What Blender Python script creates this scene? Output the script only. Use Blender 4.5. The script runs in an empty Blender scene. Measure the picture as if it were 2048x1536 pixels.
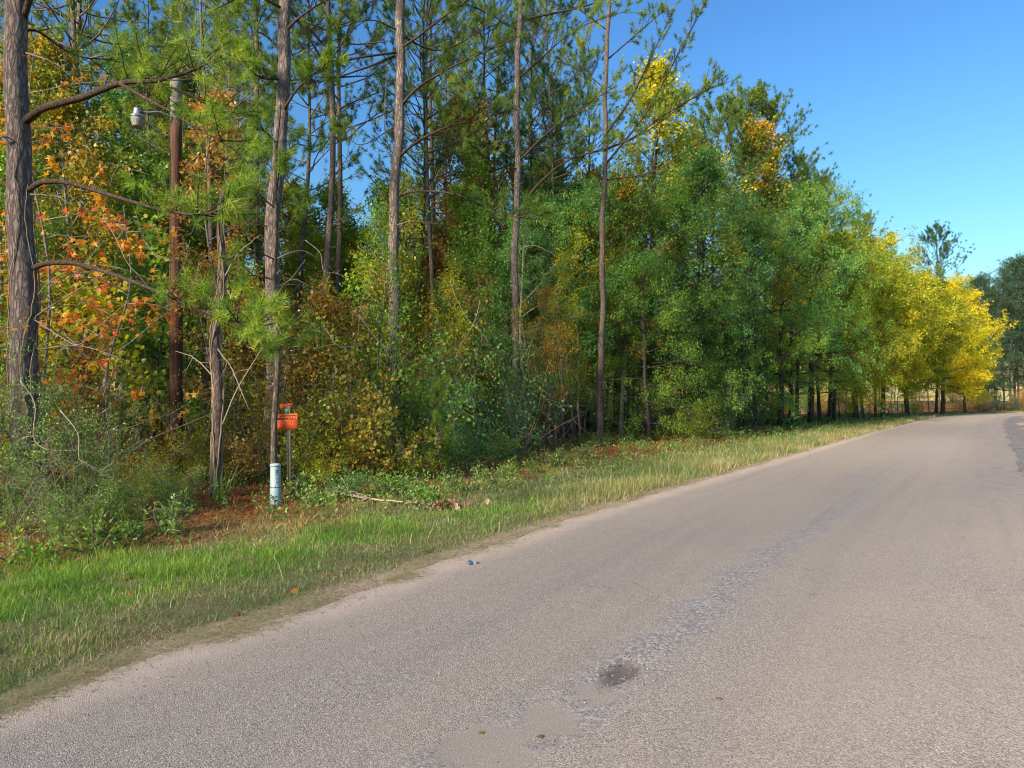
import bpy, math, random
import numpy as np
from mathutils import Vector

# ---------------------------------------------------------------- camera, sky, sun, exposure
scene = bpy.context.scene
FPX, HZ, CH = 1400.0, 800.0, 1.7            # focal length and horizon row of a 2048 px wide frame, eye height
cd = bpy.data.cameras.new('camera'); cam = bpy.data.objects.new('camera', cd)
scene.collection.objects.link(cam)
cam.location = (0, 0, CH); cam.rotation_euler = (math.radians(90), 0, 0)
cd.sensor_width = 36; cd.lens = 36 * FPX / 2048; cd.shift_y = 32 / 2048
cd.clip_start = .05; cd.clip_end = 3000
scene.camera = cam

SUN_EL = math.radians(27)
SUN_DIR = Vector((-0.64, -0.77, 0)).normalized()     # horizontal direction towards the sun: left and behind
world = bpy.data.worlds.new('World'); scene.world = world; world.use_nodes = True
wn = world.node_tree; wn.nodes.clear()
sky = wn.nodes.new('ShaderNodeTexSky'); sky.sky_type = 'NISHITA'; sky.sun_disc = False
sky.sun_elevation = SUN_EL; sky.sun_rotation = math.atan2(SUN_DIR.x, SUN_DIR.y)
sky.altitude = 0; sky.air_density = 2.0; sky.dust_density = .25; sky.ozone_density = 10
bg = wn.nodes.new('ShaderNodeBackground'); bg.inputs[1].default_value = .054
wo = wn.nodes.new('ShaderNodeOutputWorld')
gm = wn.nodes.new('ShaderNodeGamma'); gm.inputs[1].default_value = 1.36      # a clear dry sky: deep overhead, pale at the horizon
wn.links.new(sky.outputs[0], gm.inputs[0]); wn.links.new(gm.outputs[0], bg.inputs[0]); wn.links.new(bg.outputs[0], wo.inputs[0])
sd = bpy.data.lights.new('sun', 'SUN'); sun = bpy.data.objects.new('sun', sd); scene.collection.objects.link(sun)
sd.energy = 5.0; sd.angle = math.radians(8); sd.color = (1.0, .82, .58)
to_sun = Vector((SUN_DIR.x * math.cos(SUN_EL), SUN_DIR.y * math.cos(SUN_EL), math.sin(SUN_EL)))
sun.rotation_euler = to_sun.to_track_quat('Z', 'Y').to_euler()
vs = scene.view_settings
vs.view_transform = 'Standard'; vs.look = 'None'; vs.gamma = 1; vs.use_curve_mapping = False
vs.exposure = 1.12
cy = scene.cycles
cy.max_bounces = 5; cy.diffuse_bounces = 3; cy.glossy_bounces = 2; cy.transmission_bounces = 4
cy.sample_clamp_indirect = 6; scene.render.filter_size = 1.1 if hasattr(scene.render, 'filter_size') else 1.5; cy.filter_width = 1.1
cy.caustics_reflective = cy.caustics_refractive = False

# ---------------------------------------------------------------- helpers
C = scene.collection
rng = np.random.default_rng(11)
def nrm(a): return a / np.maximum(np.linalg.norm(a, axis=-1, keepdims=True), 1e-9)
def wx(px, d): return (px - 1024) / FPX * d
def P(px, py, d): return np.array((wx(px, d), d, CH + (HZ - py) / FPX * d))

class MB:                                      # collects vertices and faces, builds ONE mesh
    def __init__(s): s.v, s.q, s.t, s.r, s.n = [], [], [], [], 0
    def add(s, v, q=None, t=None, r=0.5):
        v = np.asarray(v, float).reshape(-1, 3)
        if q is not None and len(q): s.q.append(np.asarray(q, int).reshape(-1, 4) + s.n)
        if t is not None and len(t): s.t.append(np.asarray(t, int).reshape(-1, 3) + s.n)
        s.v.append(v); s.r.append(np.broadcast_to(np.asarray(r, float), (len(v),))); s.n += len(v)
    def mesh(s, name, mat=None, smooth=False, attrs=None):
        v = np.concatenate(s.v); r = np.concatenate(s.r)
        q = np.concatenate(s.q) if s.q else np.zeros((0, 4), int)
        t = np.concatenate(s.t) if s.t else np.zeros((0, 3), int)
        me = bpy.data.meshes.new(name)
        me.vertices.add(len(v)); me.vertices.foreach_set('co', v.astype(np.float32).ravel())
        me.loops.add(q.size + t.size)
        me.loops.foreach_set('vertex_index', np.concatenate([q.ravel(), t.ravel()]).astype(np.int32))
        me.polygons.add(len(q) + len(t))
        ls = np.concatenate([np.arange(len(q)) * 4, q.size + np.arange(len(t)) * 3])
        me.polygons.foreach_set('loop_start', ls.astype(np.int32))
        if smooth: me.polygons.foreach_set('use_smooth', np.ones(len(ls), bool))
        a = me.attributes.new('rnd', 'FLOAT', 'POINT'); a.data.foreach_set('value', r.astype(np.float32))
        for k, x in (attrs or {}).items():
            if x.ndim == 1:
                a = me.attributes.new(k, 'FLOAT', 'POINT'); a.data.foreach_set('value', x.astype(np.float32))
            else:
                a = me.attributes.new(k, 'FLOAT_COLOR', 'POINT'); a.data.foreach_set('color', x.astype(np.float32).ravel())
        me.update(calc_edges=True); me.validate()
        if mat: me.materials.append(mat)
        return me

def tube(mb, path, rad, k=6, ref=None, r=0.5, cap=True, jit=0.0, rg=rng):
    p = np.asarray(path, float); n = len(p); rad = np.broadcast_to(np.asarray(rad, float), (n,))
    t = nrm(np.gradient(p, axis=0))
    if ref is None:
        m = t.mean(0); ref = np.eye(3)[np.argmin(np.abs(m))]
    a = nrm(np.cross(t, ref)); b = np.cross(t, a)
    th = np.linspace(0, 2 * math.pi, k, endpoint=False)
    rr = rad[:, None] * (1 + jit * rg.standard_normal((n, k)) if jit else np.ones((n, k)))
    v = p[:, None] + rr[..., None] * (np.cos(th)[None, :, None] * a[:, None] + np.sin(th)[None, :, None] * b[:, None])
    i = np.arange(n - 1)[:, None] * k; j = np.arange(k)[None]; j2 = (j + 1) % k
    q = np.stack([i + j, i + j2, i + k + j2, i + k + j], -1).reshape(-1, 4)
    v = v.reshape(-1, 3); tt = []
    if cap:
        v = np.vstack([v, p[-1:], p[:1]]); o = (n - 1) * k; c = n * k
        tt = [(o + x, o + (x + 1) % k, c) for x in range(k)] + [((x + 1) % k, x, c + 1) for x in range(k)]
    mb.add(v, q, tt, r)

def box(mb, lo, hi, r=.5):
    x0, y0, z0 = lo; x1, y1, z1 = hi
    mb.add([(x0,y0,z0),(x1,y0,z0),(x1,y1,z0),(x0,y1,z0),(x0,y0,z1),(x1,y0,z1),(x1,y1,z1),(x0,y1,z1)],
           [(0,3,2,1),(4,5,6,7),(0,1,5,4),(1,2,6,5),(2,3,7,6),(3,0,4,7)], None, r)

def lathe(mb, prof, k=20, cx=0, cy=0, r=.5):
    prof = np.array(prof, float); n = len(prof); th = np.linspace(0, 2*math.pi, k, endpoint=False)
    v = np.stack([cx + prof[:,0,None]*np.cos(th), cy + prof[:,0,None]*np.sin(th), np.repeat(prof[:,1,None], k, 1)], -1)
    i = np.arange(n-1)[:,None]*k; j = np.arange(k)[None]; j2 = (j+1) % k
    mb.add(v, np.stack([i+j, i+j2, i+k+j2, i+k+j], -1).reshape(-1,4), None, r)

def spline(pts, n):                            # Catmull-Rom through the points
    p = np.asarray(pts, float); p = np.vstack([2*p[0]-p[1], p, 2*p[-1]-p[-2]]); m = len(p) - 3
    u = np.linspace(0, m - 1e-6, n); i = u.astype(int); f = (u - i)[:, None]
    a, b, c, d = p[i], p[i+1], p[i+2], p[i+3]
    return .5*((2*b) + (-a+c)*f + (2*a-5*b+4*c-d)*f**2 + (-a+3*b-3*c+d)*f**3)

def branch(rg, p0, d0, L, n=6, bend=0.0, wig=.12):
    p = [np.asarray(p0, float)]; d = nrm(np.asarray(d0, float)); st = L / (n - 1)
    for _ in range(n - 1):
        d = nrm(d + rg.normal(0, wig, 3) + np.array((0, 0, bend)) / (n - 1)); p.append(p[-1] + d * st)
    return np.array(p)

def rand_dirs(rg, n, zb=0.0):
    v = rg.standard_normal((n, 3)); v[:, 2] += zb; return nrm(v)

def leaf_quads(mb, rg, pos, dirv, size, asp, r, up=.7):
    n = len(pos); dirv = nrm(dirv); sz = (size * rg.uniform(.65, 1.25, n))[:, None]
    s = nrm(np.cross(dirv, rand_dirs(rg, n, up))); m = np.cross(s, dirv)
    v = np.stack([pos, pos + dirv*sz*.45 + s*sz*asp*.5 + m*sz*.08, pos + dirv*sz - m*sz*.06, pos + dirv*sz*.45 - s*sz*asp*.5 + m*sz*.08], 1)
    i = np.arange(n)[:, None]*4
    mb.add(v, i + np.arange(4)[None], None, np.repeat(r, 4))

OVAL = np.array([(0,0),(.28,.3),(.7,.42),(1,.0),(.7,-.42),(.28,-.3)])
STAR = [(0,0)]
for ang, ln in ((-118,.52),(-62,.8),(0,1.0),(62,.8),(118,.52)):
    a = math.radians(ang); h = math.radians(31)
    STAR += [(.34*0 + .22*math.cos(a-h) + .25, .22*math.sin(a-h)), (.25 + ln*.72*math.cos(a), ln*.72*math.sin(a))]
STAR += [(.25 + .22*math.cos(math.radians(149)), .22*math.sin(math.radians(149)))]
STAR = np.array(STAR[1:])
def leaf_poly(mb, rg, pos, dirv, size, r, shape='oval', up=.9, curl=.12):
    n = len(pos); dirv = nrm(dirv); sz = (size * rg.uniform(.65, 1.2, n))[:, None, None]
    s = nrm(np.cross(dirv, rand_dirs(rg, n, up))); m = np.cross(s, dirv)
    pts = OVAL if shape == 'oval' else np.vstack([[(.25, 0)], STAR])
    k = len(pts)
    c = curl * (pts[:, 1]**2 * 1.6 - .4*pts[:, 0]**2)
    v = pos[:, None] + sz*(pts[None, :, 0, None]*dirv[:, None] + pts[None, :, 1, None]*s[:, None] + c[None, :, None]*m[:, None])
    i = np.arange(n)[:, None, None]*k
    if shape == 'oval':
        f = np.array([(0,1,2,3),(0,3,4,5)]); mb.add(v, (i + f[None]).reshape(-1,4), None, np.repeat(r, k))
    else:
        f = np.array([(0, 1+x, 1+(x+1) % (k-1)) for x in range(k-1)]); mb.add(v, None, (i + f[None]).reshape(-1,3), np.repeat(r, k))

def needles(mb, rg, cen, dirs, per, length, width, spread=(10, 75), shoot=.16, r=None):
    n = len(cen); dirs = nrm(dirs); base = np.repeat(cen, per, 0); d = np.repeat(dirs, per, 0); N = n*per
    th = np.radians(rg.uniform(spread[0], spread[1], N))[:, None]
    w = nrm(np.cross(d, rg.standard_normal((N, 3))))
    nd = d*np.cos(th) + w*np.sin(th)
    L = (length*rg.uniform(.7, 1.15, N))[:, None]
    b = base - d*(shoot*rg.random(N))[:, None]
    s = nrm(np.cross(nd, rg.standard_normal((N, 3)))) * width*.5
    tip = b + nd*L; tip[:, 2] -= .16*L[:, 0]*rg.random(N)
    rr = np.clip(np.repeat(rg.random(n) if r is None else r, per)*.65 + rg.random(N)*.35, 0, 1)
    mb.add(np.stack([b - s, b + s, tip], 1), None, np.arange(N*3).reshape(-1, 3), np.repeat(rr, 3))

# ---------------------------------------------------------------- the road's left edge and the lie of the land
_y = np.array([-60,-30,-8,0,3.84,4.49,5.41,6.8,8.35,10.8,17,29.75,45,59.5,74,88,96,108,118,140,200,700.])
_x = np.array([-44,-24.6,-10.3,-5.2,-2.81,-2.34,-1.75,-.95,-.1,1.36,5.6,14.3,24.8,35,46,59,72,100,140,260,600,3600.])
_yy = np.arange(-60, 700, .25); _xx = np.interp(_yy, _y, _x)
for w in (9, 15): _xx[30:-30] = np.convolve(np.pad(_xx, w//2, mode='edge'), np.ones(w)/w, 'valid')[30:-30]
_sl = np.gradient(_xx, _yy)
def ex(y): return np.interp(y, _yy, _xx)
def slope(y): return np.interp(y, _yy, _sl)
def tdist(x, y):                                # metres left of the road edge (negative: on the road)
    s = slope(y); return (ex(y) - x) / np.sqrt(1 + s*s)
def on_edge(y, t):                              # point t metres left of the edge
    s = slope(y); n = np.sqrt(1 + s*s); return ex(y) - t/n, y + t*s/n
def vnoise(x, y, sc, seed=0):
    x = np.asarray(x)*sc; y = np.asarray(y)*sc
    return (np.sin(x*1.3+seed)+np.sin(y*1.7+seed*2.1)+np.sin((x+y)*.9+seed*.7)+np.sin((x*.6-y*1.1)*1.9+seed*1.3))/4
RW = 5.5
def gz(x, y):
    x = np.asarray(x, float); y = np.asarray(y, float); t = tdist(x, y)
    z = np.where(t < 0, np.clip(t*.4, -.07, 0), 0)
    z = np.where(t < -RW - .2, np.clip((t + RW + .2)*-.2 - .07, -.07, .0), z)
    z = z - .05*np.exp(-((t - 3.2)/1.6)**2) + .10*np.clip((t-4)/6, 0, 1) + np.where(t > .6, .025*vnoise(x, y, 1.6), 0)
    return z

# ---------------------------------------------------------------- materials
def new_mat(name):
    m = bpy.data.materials.new(name); m.use_nodes = True; nt = m.node_tree; nt.nodes.clear()
    o = nt.nodes.new('ShaderNodeOutputMaterial'); return m, nt, o
def N(nt, t, **kw):
    n = nt.nodes.new(t)
    for k, v in kw.items():
        if k.startswith('i_'):
            key = k[2:]; n.inputs[int(key) if key.isdigit() else key].default_value = v
        else: setattr(n, k, v)
    return n
def L(nt, a, b): nt.links.new(a, b)
def ramp(nt, stops, fac, interp='LINEAR'):
    r = nt.nodes.new('ShaderNodeValToRGB'); r.color_ramp.interpolation = interp
    e = r.color_ramp.elements
    while len(e) < len(stops): e.new(.5)
    for x, (p, c) in zip(e, stops): x.position = p; x.color = (*c, 1)
    L(nt, fac, r.inputs[0]); return r.outputs[0]
def mixc(nt, fac, a, b, blend='MIX'):
    m = N(nt, 'ShaderNodeMix', data_type='RGBA', blend_type=blend)
    for s, v in ((m.inputs[0], fac), (m.inputs[6], a), (m.inputs[7], b)):
        if hasattr(v, 'is_output'): L(nt, v, s)
        elif isinstance(v, (int, float)): s.default_value = v
        else: s.default_value = (*v, 1)
    return m.outputs[2]
def math_(nt, op, a, b=None, clamp=False):
    m = N(nt, 'ShaderNodeMath', operation=op, use_clamp=clamp)
    for s, v in ((m.inputs[0], a), (m.inputs[1], b)):
        if v is None: continue
        if hasattr(v, 'is_output'): L(nt, v, s)
        else: s.default_value = v
    return m.outputs[0]
def coords(nt, scale=(1,1,1), kind='Object'):
    tc = N(nt, 'ShaderNodeTexCoord'); mp = N(nt, 'ShaderNodeMapping'); mp.inputs['Scale'].default_value = scale
    L(nt, tc.outputs[kind], mp.inputs[0]); return mp.outputs[0]
def noise(nt, vec, scale, detail=4, rough=.55):
    n = N(nt, 'ShaderNodeTexNoise', i_Scale=scale, i_Detail=detail, i_Roughness=rough)
    if vec is not None: L(nt, vec, n.inputs['Vector'])
    return n.outputs['Fac']
def bump(nt, h, st, dist):
    b = N(nt, 'ShaderNodeBump', i_Strength=st, i_Distance=dist); L(nt, h, b.inputs['Height']); return b.outputs[0]

def leaf_mat(name, stops, trans=.42, jitter=.10, spec=.4, rough=.42, gain=1.42):
    stops = [(p, tuple(min(.7, c*gain) for c in col)) for p, col in stops]
    m, nt, o = new_mat(name)
    at = N(nt, 'ShaderNodeAttribute', attribute_name='rnd')
    oi = N(nt, 'ShaderNodeObjectInfo')
    fac = math_(nt, 'ADD', at.outputs['Fac'], math_(nt, 'MULTIPLY', math_(nt, 'SUBTRACT', oi.outputs['Random'], .5), jitter*2.4), True)
    col = ramp(nt, stops, fac)
    hs = N(nt, 'ShaderNodeHueSaturation'); L(nt, col, hs.inputs['Color'])
    L(nt, math_(nt, 'ADD', math_(nt, 'MULTIPLY', oi.outputs['Random'], jitter*3), 1 - jitter*1.5), hs.inputs['Value'])
    p = N(nt, 'ShaderNodeBsdfPrincipled', i_Roughness=rough); p.inputs['Specular IOR Level'].default_value = spec
    L(nt, hs.outputs[0], p.inputs['Base Color'])
    tr = N(nt, 'ShaderNodeBsdfTranslucent')
    L(nt, mixc(nt, 1.0, hs.outputs[0], (1.5, 1.35, .55), 'MULTIPLY'), tr.inputs[0])
    mx = N(nt, 'ShaderNodeMixShader', i_0=trans); L(nt, p.outputs[0], mx.inputs[1]); L(nt, tr.outputs[0], mx.inputs[2])
    L(nt, mx.outputs[0], o.inputs[0]); return m

def bark_mat(name, light, dark, scale=14, zs=.28, red=None, depth=.02, moss=0):
    m, nt, o = new_mat(name); v = coords(nt, (1, 1, zs))
    w = N(nt, 'ShaderNodeVectorMath', operation='ADD'); nz = N(nt, 'ShaderNodeTexNoise', i_Scale=scale*.55, i_Detail=5.0, i_Roughness=.65); L(nt, v, nz.inputs['Vector'])
    sc = N(nt, 'ShaderNodeVectorMath', operation='MULTIPLY'); sc.inputs[1].default_value = (2.0/scale,)*3; L(nt, nz.outputs['Color'], sc.inputs[0])
    L(nt, v, w.inputs[0]); L(nt, sc.outputs[0], w.inputs[1])
    vo = N(nt, 'ShaderNodeTexVoronoi', feature='DISTANCE_TO_EDGE', i_Scale=scale); L(nt, w.outputs[0], vo.inputs['Vector'])
    vc = N(nt, 'ShaderNodeTexVoronoi', i_Scale=scale); L(nt, w.outputs[0], vc.inputs['Vector'])
    sepc = N(nt, 'ShaderNodeSeparateColor'); L(nt, vc.outputs['Color'], sepc.inputs[0])
    fine = noise(nt, v, scale*4.5, 6, .7); big = noise(nt, coords(nt), 1.4, 4)
    edge = math_(nt, 'ADD', math_(nt, 'MULTIPLY', vo.outputs['Distance'], 3.2), math_(nt, 'MULTIPLY', math_(nt, 'SUBTRACT', fine, .35), 1.1), True)
    base = mixc(nt, sepc.outputs[0], light, red or tuple(c*.72 for c in light))
    base = mixc(nt, math_(nt, 'MULTIPLY', fine, .7), base, tuple(c*1.4 for c in light))
    base = mixc(nt, math_(nt, 'MULTIPLY', math_(nt, 'SUBTRACT', big, .45), 2.2, True), base, tuple(c*.62 for c in light))
    col = mixc(nt, edge, dark, base)
    if moss:
        g = noise(nt, coords(nt), 3.0, 4)
        col = mixc(nt, math_(nt, 'MULTIPLY', math_(nt, 'GREATER_THAN', g, .58), moss), col, (.10, .12, .05))
    p = N(nt, 'ShaderNodeBsdfPrincipled', i_Roughness=.9); p.inputs['Specular IOR Level'].default_value = .15
    L(nt, col, p.inputs['Base Color'])
    h = math_(nt, 'ADD', edge, math_(nt, 'MULTIPLY', fine, .6))
    L(nt, bump(nt, h, .9, depth), p.inputs['Normal']); L(nt, p.outputs[0], o.inputs[0]); return m

def plain_mat(name, col, rough=.6, metal=0, var=.15, nscale=12, bumpd=0.0, spec=.4, var_col=None):
    m, nt, o = new_mat(name); v = coords(nt); n = noise(nt, v, nscale, 5)
    c = mixc(nt, n, tuple(x*(1-var) for x in col), var_col or tuple(min(1, x*(1+var)) for x in col))
    p = N(nt, 'ShaderNodeBsdfPrincipled', i_Roughness=rough, i_Metallic=metal); p.inputs['Specular IOR Level'].default_value = spec
    L(nt, c, p.inputs['Base Color'])
    if bumpd: L(nt, bump(nt, n, .6, bumpd), p.inputs['Normal'])
    L(nt, p.outputs[0], o.inputs[0]); return m

M = {}
M['needle'] = leaf_mat('needle', [(0,(.04,.09,.022)),(.45,(.085,.155,.022)),(.8,(.16,.23,.025)),(.94,(.25,.29,.035)),(1,(.26,.17,.05))], .36)
M['needle_bright'] = leaf_mat('needle_bright', [(0,(.045,.10,.018)),(.5,(.10,.19,.02)),(.93,(.22,.31,.03)),(1,(.28,.20,.06))], .38)
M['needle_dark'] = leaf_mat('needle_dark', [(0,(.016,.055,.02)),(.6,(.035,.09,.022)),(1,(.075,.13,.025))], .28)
M['leaf_green'] = leaf_mat('leaf_green', [(0,(.05,.125,.024)),(.45,(.095,.215,.03)),(.8,(.18,.27,.028)),(1,(.34,.30,.025))])
M['leaf_teal'] = leaf_mat('leaf_teal', [(0,(.045,.13,.042)),(.5,(.08,.215,.058)),(.85,(.15,.27,.05)),(1,(.28,.29,.04))])
M['leaf_mixed'] = leaf_mat('leaf_mixed', [(0,(.03,.075,.015)),(.35,(.075,.12,.015)),(.65,(.20,.18,.016)),(.88,(.36,.20,.016)),(1,(.36,.10,.014))])
M['leaf_yellow'] = leaf_mat('leaf_yellow', [(0,(.10,.16,.014)),(.25,(.28,.32,.016)),(.6,(.48,.43,.02)),(.9,(.52,.40,.02)),(1,(.36,.22,.03))], .5)
M['leaf_lime'] = leaf_mat('leaf_lime', [(0,(.08,.15,.014)),(.4,(.20,.25,.015)),(.75,(.36,.34,.02)),(1,(.46,.35,.02))], .48)
M['leaf_far_shade'] = leaf_mat('leaf_far_shade', [(0,(.018,.045,.026)),(.6,(.03,.07,.034)),(1,(.06,.09,.03))], .25)  # leaf colour darkened to stand for the shade over the far wood
M['leaf_orange'] = leaf_mat('leaf_orange', [(0,(.40,.30,.02)),(.4,(.55,.26,.025)),(.78,(.56,.16,.03)),(1,(.46,.07,.04))], .45)
M['leaf_bronze'] = leaf_mat('leaf_bronze', [(0,(.10,.10,.02)),(.4,(.22,.16,.03)),(.75,(.32,.16,.035)),(1,(.30,.09,.03))], .4)
M['leaf_oak'] = leaf_mat('leaf_oak', [(0,(.05,.10,.02)),(.4,(.12,.16,.025)),(.75,(.34,.26,.04)),(1,(.40,.18,.04))], .4)
M['leaf_rust'] = leaf_mat('leaf_rust', [(0,(.16,.06,.02)),(.5,(.26,.085,.022)),(1,(.36,.15,.03))], .3)
M['leaf_brown'] = leaf_mat('leaf_brown', [(0,(.07,.045,.03)),(.5,(.14,.085,.05)),(1,(.24,.16,.10))], .2)
M['leaf_shrub'] = leaf_mat('leaf_shrub', [(0,(.05,.11,.03)),(.5,(.10,.20,.045)),(1,(.20,.30,.07))], .35)
M['grass_green'] = leaf_mat('grass_green', [(0,(.045,.12,.02)),(.5,(.10,.22,.025)),(.85,(.18,.30,.04)),(1,(.30,.28,.08))], .4, 0)
M['grass_dull'] = leaf_mat('grass_dull', [(0,(.07,.13,.035)),(.4,(.14,.19,.07)),(.7,(.26,.235,.13)),(1,(.38,.31,.215))], .3, 0)
M['grass_dry'] = leaf_mat('grass_dry', [(0,(.07,.115,.035)),(.4,(.14,.165,.06)),(.75,(.26,.22,.115)),(1,(.36,.295,.17))], .35, 0)
M['straw'] = leaf_mat('straw', [(0,(.14,.055,.025)),(.5,(.30,.11,.04)),(1,(.48,.22,.09))], .1, 0)
M['bark_pine'] = bark_mat('bark_pine', (.25,.215,.205), (.08,.066,.06), 17, .24, (.22,.155,.13), .022)
M['bark_slim'] = bark_mat('bark_slim', (.185,.155,.14), (.06,.048,.043), 24, .22, (.17,.115,.09), .012)
M['bark_dark'] = bark_mat('bark_dark', (.11,.088,.072), (.03,.024,.02), 22, .25, None, .01)
M['bark_grey'] = bark_mat('bark_grey', (.27,.245,.215), (.11,.095,.08), 9, 2.2, (.20,.18,.15), .004, .7)
M['bark_limb'] = bark_mat('bark_limb', (.10,.075,.06), (.03,.022,.018), 26, .4, None, .008)
M['twig'] = plain_mat('twig', (.17,.14,.115), .9, 0, .35, 20)
M['twig_pale'] = plain_mat('twig_pale', (.34,.29,.24), .9, 0, .3, 20)
M['vine'] = plain_mat('vine', (.30,.22,.15), .9, 0, .4, 30, .004)

# ---------------------------------------------------------------- object helpers
def link(o): C.objects.link(o); return o
def part(name, me, parent, mat=None, label=None, kind=None):
    o = bpy.data.objects.new(name, me); link(o); o.parent = parent
    if mat is not None and me.materials and me.materials[0] is not mat:
        o.material_slots[0].link = 'OBJECT'; o.material_slots[0].material = mat
    if label: o['label'] = label
    if kind: o['kind'] = kind
    return o
def thing(name, label, cat, loc=(0,0,0), rz=0, sc=1, group=None):
    o = bpy.data.objects.new(name, None); link(o); o.empty_display_size = .1
    o.location = loc; o.rotation_euler = (0, 0, rz); o.scale = (sc, sc, sc) if not hasattr(sc, '__len__') else sc
    o['label'] = label; o['category'] = cat
    if group: o['group'] = group
    return o
def single(name, me, label, cat, loc=(0,0,0), rz=0, sc=1, group=None):
    o = bpy.data.objects.new(name, me); link(o); o.location = loc; o.rotation_euler = (0,0,rz)
    o.scale = (sc, sc, sc); o['label'] = label; o['category'] = cat
    if group: o['group'] = group
    return o
def struct(name, me):
    o = bpy.data.objects.new(name, me); link(o); o['kind'] = 'structure'; return o
def stuff(name, me, label, cat):
    o = bpy.data.objects.new(name, me); link(o); o['kind'] = 'stuff'; o['label'] = label; o['category'] = cat; return o

# ---------------------------------------------------------------- setting: ground, road, shoulder
def axis(a, b, dense, step, grow=1.25):
    x = list(np.arange(dense[0], dense[1] + 1e-6, step)); s = step
    while x[-1] < b: s *= grow; x.append(x[-1] + s)
    s = step
    while x[0] > a: s *= grow; x.insert(0, x[0] - s)
    return np.array(x)
def ground_mat():
    m, nt, o = new_mat('ground_soil'); v = coords(nt)
    t = N(nt, 'ShaderNodeAttribute', attribute_name='tdist').outputs['Fac']
    n1 = noise(nt, v, 1.1, 5); n2 = noise(nt, v, 14, 6); n3 = noise(nt, v, 70, 4)
    tt = math_(nt, 'ADD', t, math_(nt, 'MULTIPLY', math_(nt, 'SUBTRACT', n1, .5), 2.2))
    sand = mixc(nt, n3, (.30,.22,.165), (.50,.39,.31))
    soil = mixc(nt, n2, (.075,.08,.035), (.20,.17,.095))
    strawc = mixc(nt, n2, (.13,.045,.018), (.30,.115,.04))
    litter = mixc(nt, n2, (.07,.035,.018), (.19,.08,.032))
    c = mixc(nt, math_(nt, 'MULTIPLY', math_(nt, 'SUBTRACT', math_(nt, 'ADD', t, math_(nt,'MULTIPLY', n2, .5)), .45), 4, True), sand, soil)
    c = mixc(nt, math_(nt, 'MULTIPLY', math_(nt, 'SUBTRACT', tt, 3.2), .8, True), c, strawc)
    c = mixc(nt, math_(nt, 'MULTIPLY', math_(nt, 'SUBTRACT', tt, 9), .3, True), c, litter)
    g = math_(nt, 'MULTIPLY', math_(nt, 'SUBTRACT', -6.6, t), 1.5, True)
    c = mixc(nt, g, c, mixc(nt, n2, (.06,.10,.025), (.15,.17,.06)))
    p = N(nt, 'ShaderNodeBsdfPrincipled', i_Roughness=.95); p.inputs['Specular IOR Level'].default_value = .1
    L(nt, c, p.inputs['Base Color']); L(nt, bump(nt, math_(nt, 'ADD', n2, math_(nt, 'MULTIPLY', n3, .5)), .8, .03), p.inputs['Normal'])
    L(nt, p.outputs[0], o.inputs[0]); return m
gxs = axis(-900, 900, (-9, 12), .2, 1.12); gys = axis(-120, 1500, (2.5, 20), .2, 1.10)
GX, GY = np.meshgrid(gxs, gys); gt = tdist(GX, GY)
mb = MB(); nx = len(gxs)
ii = (np.arange(len(gys)-1)[:, None]*nx + np.arange(nx-1)[None])
mb.add(np.stack([GX, GY, gz(GX, GY)], -1), np.stack([ii, ii+1, ii+nx+1, ii+nx], -1).reshape(-1, 4))
struct('ground', mb.mesh('ground', ground_mat(), True, {'tdist': gt.ravel()}))

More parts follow.
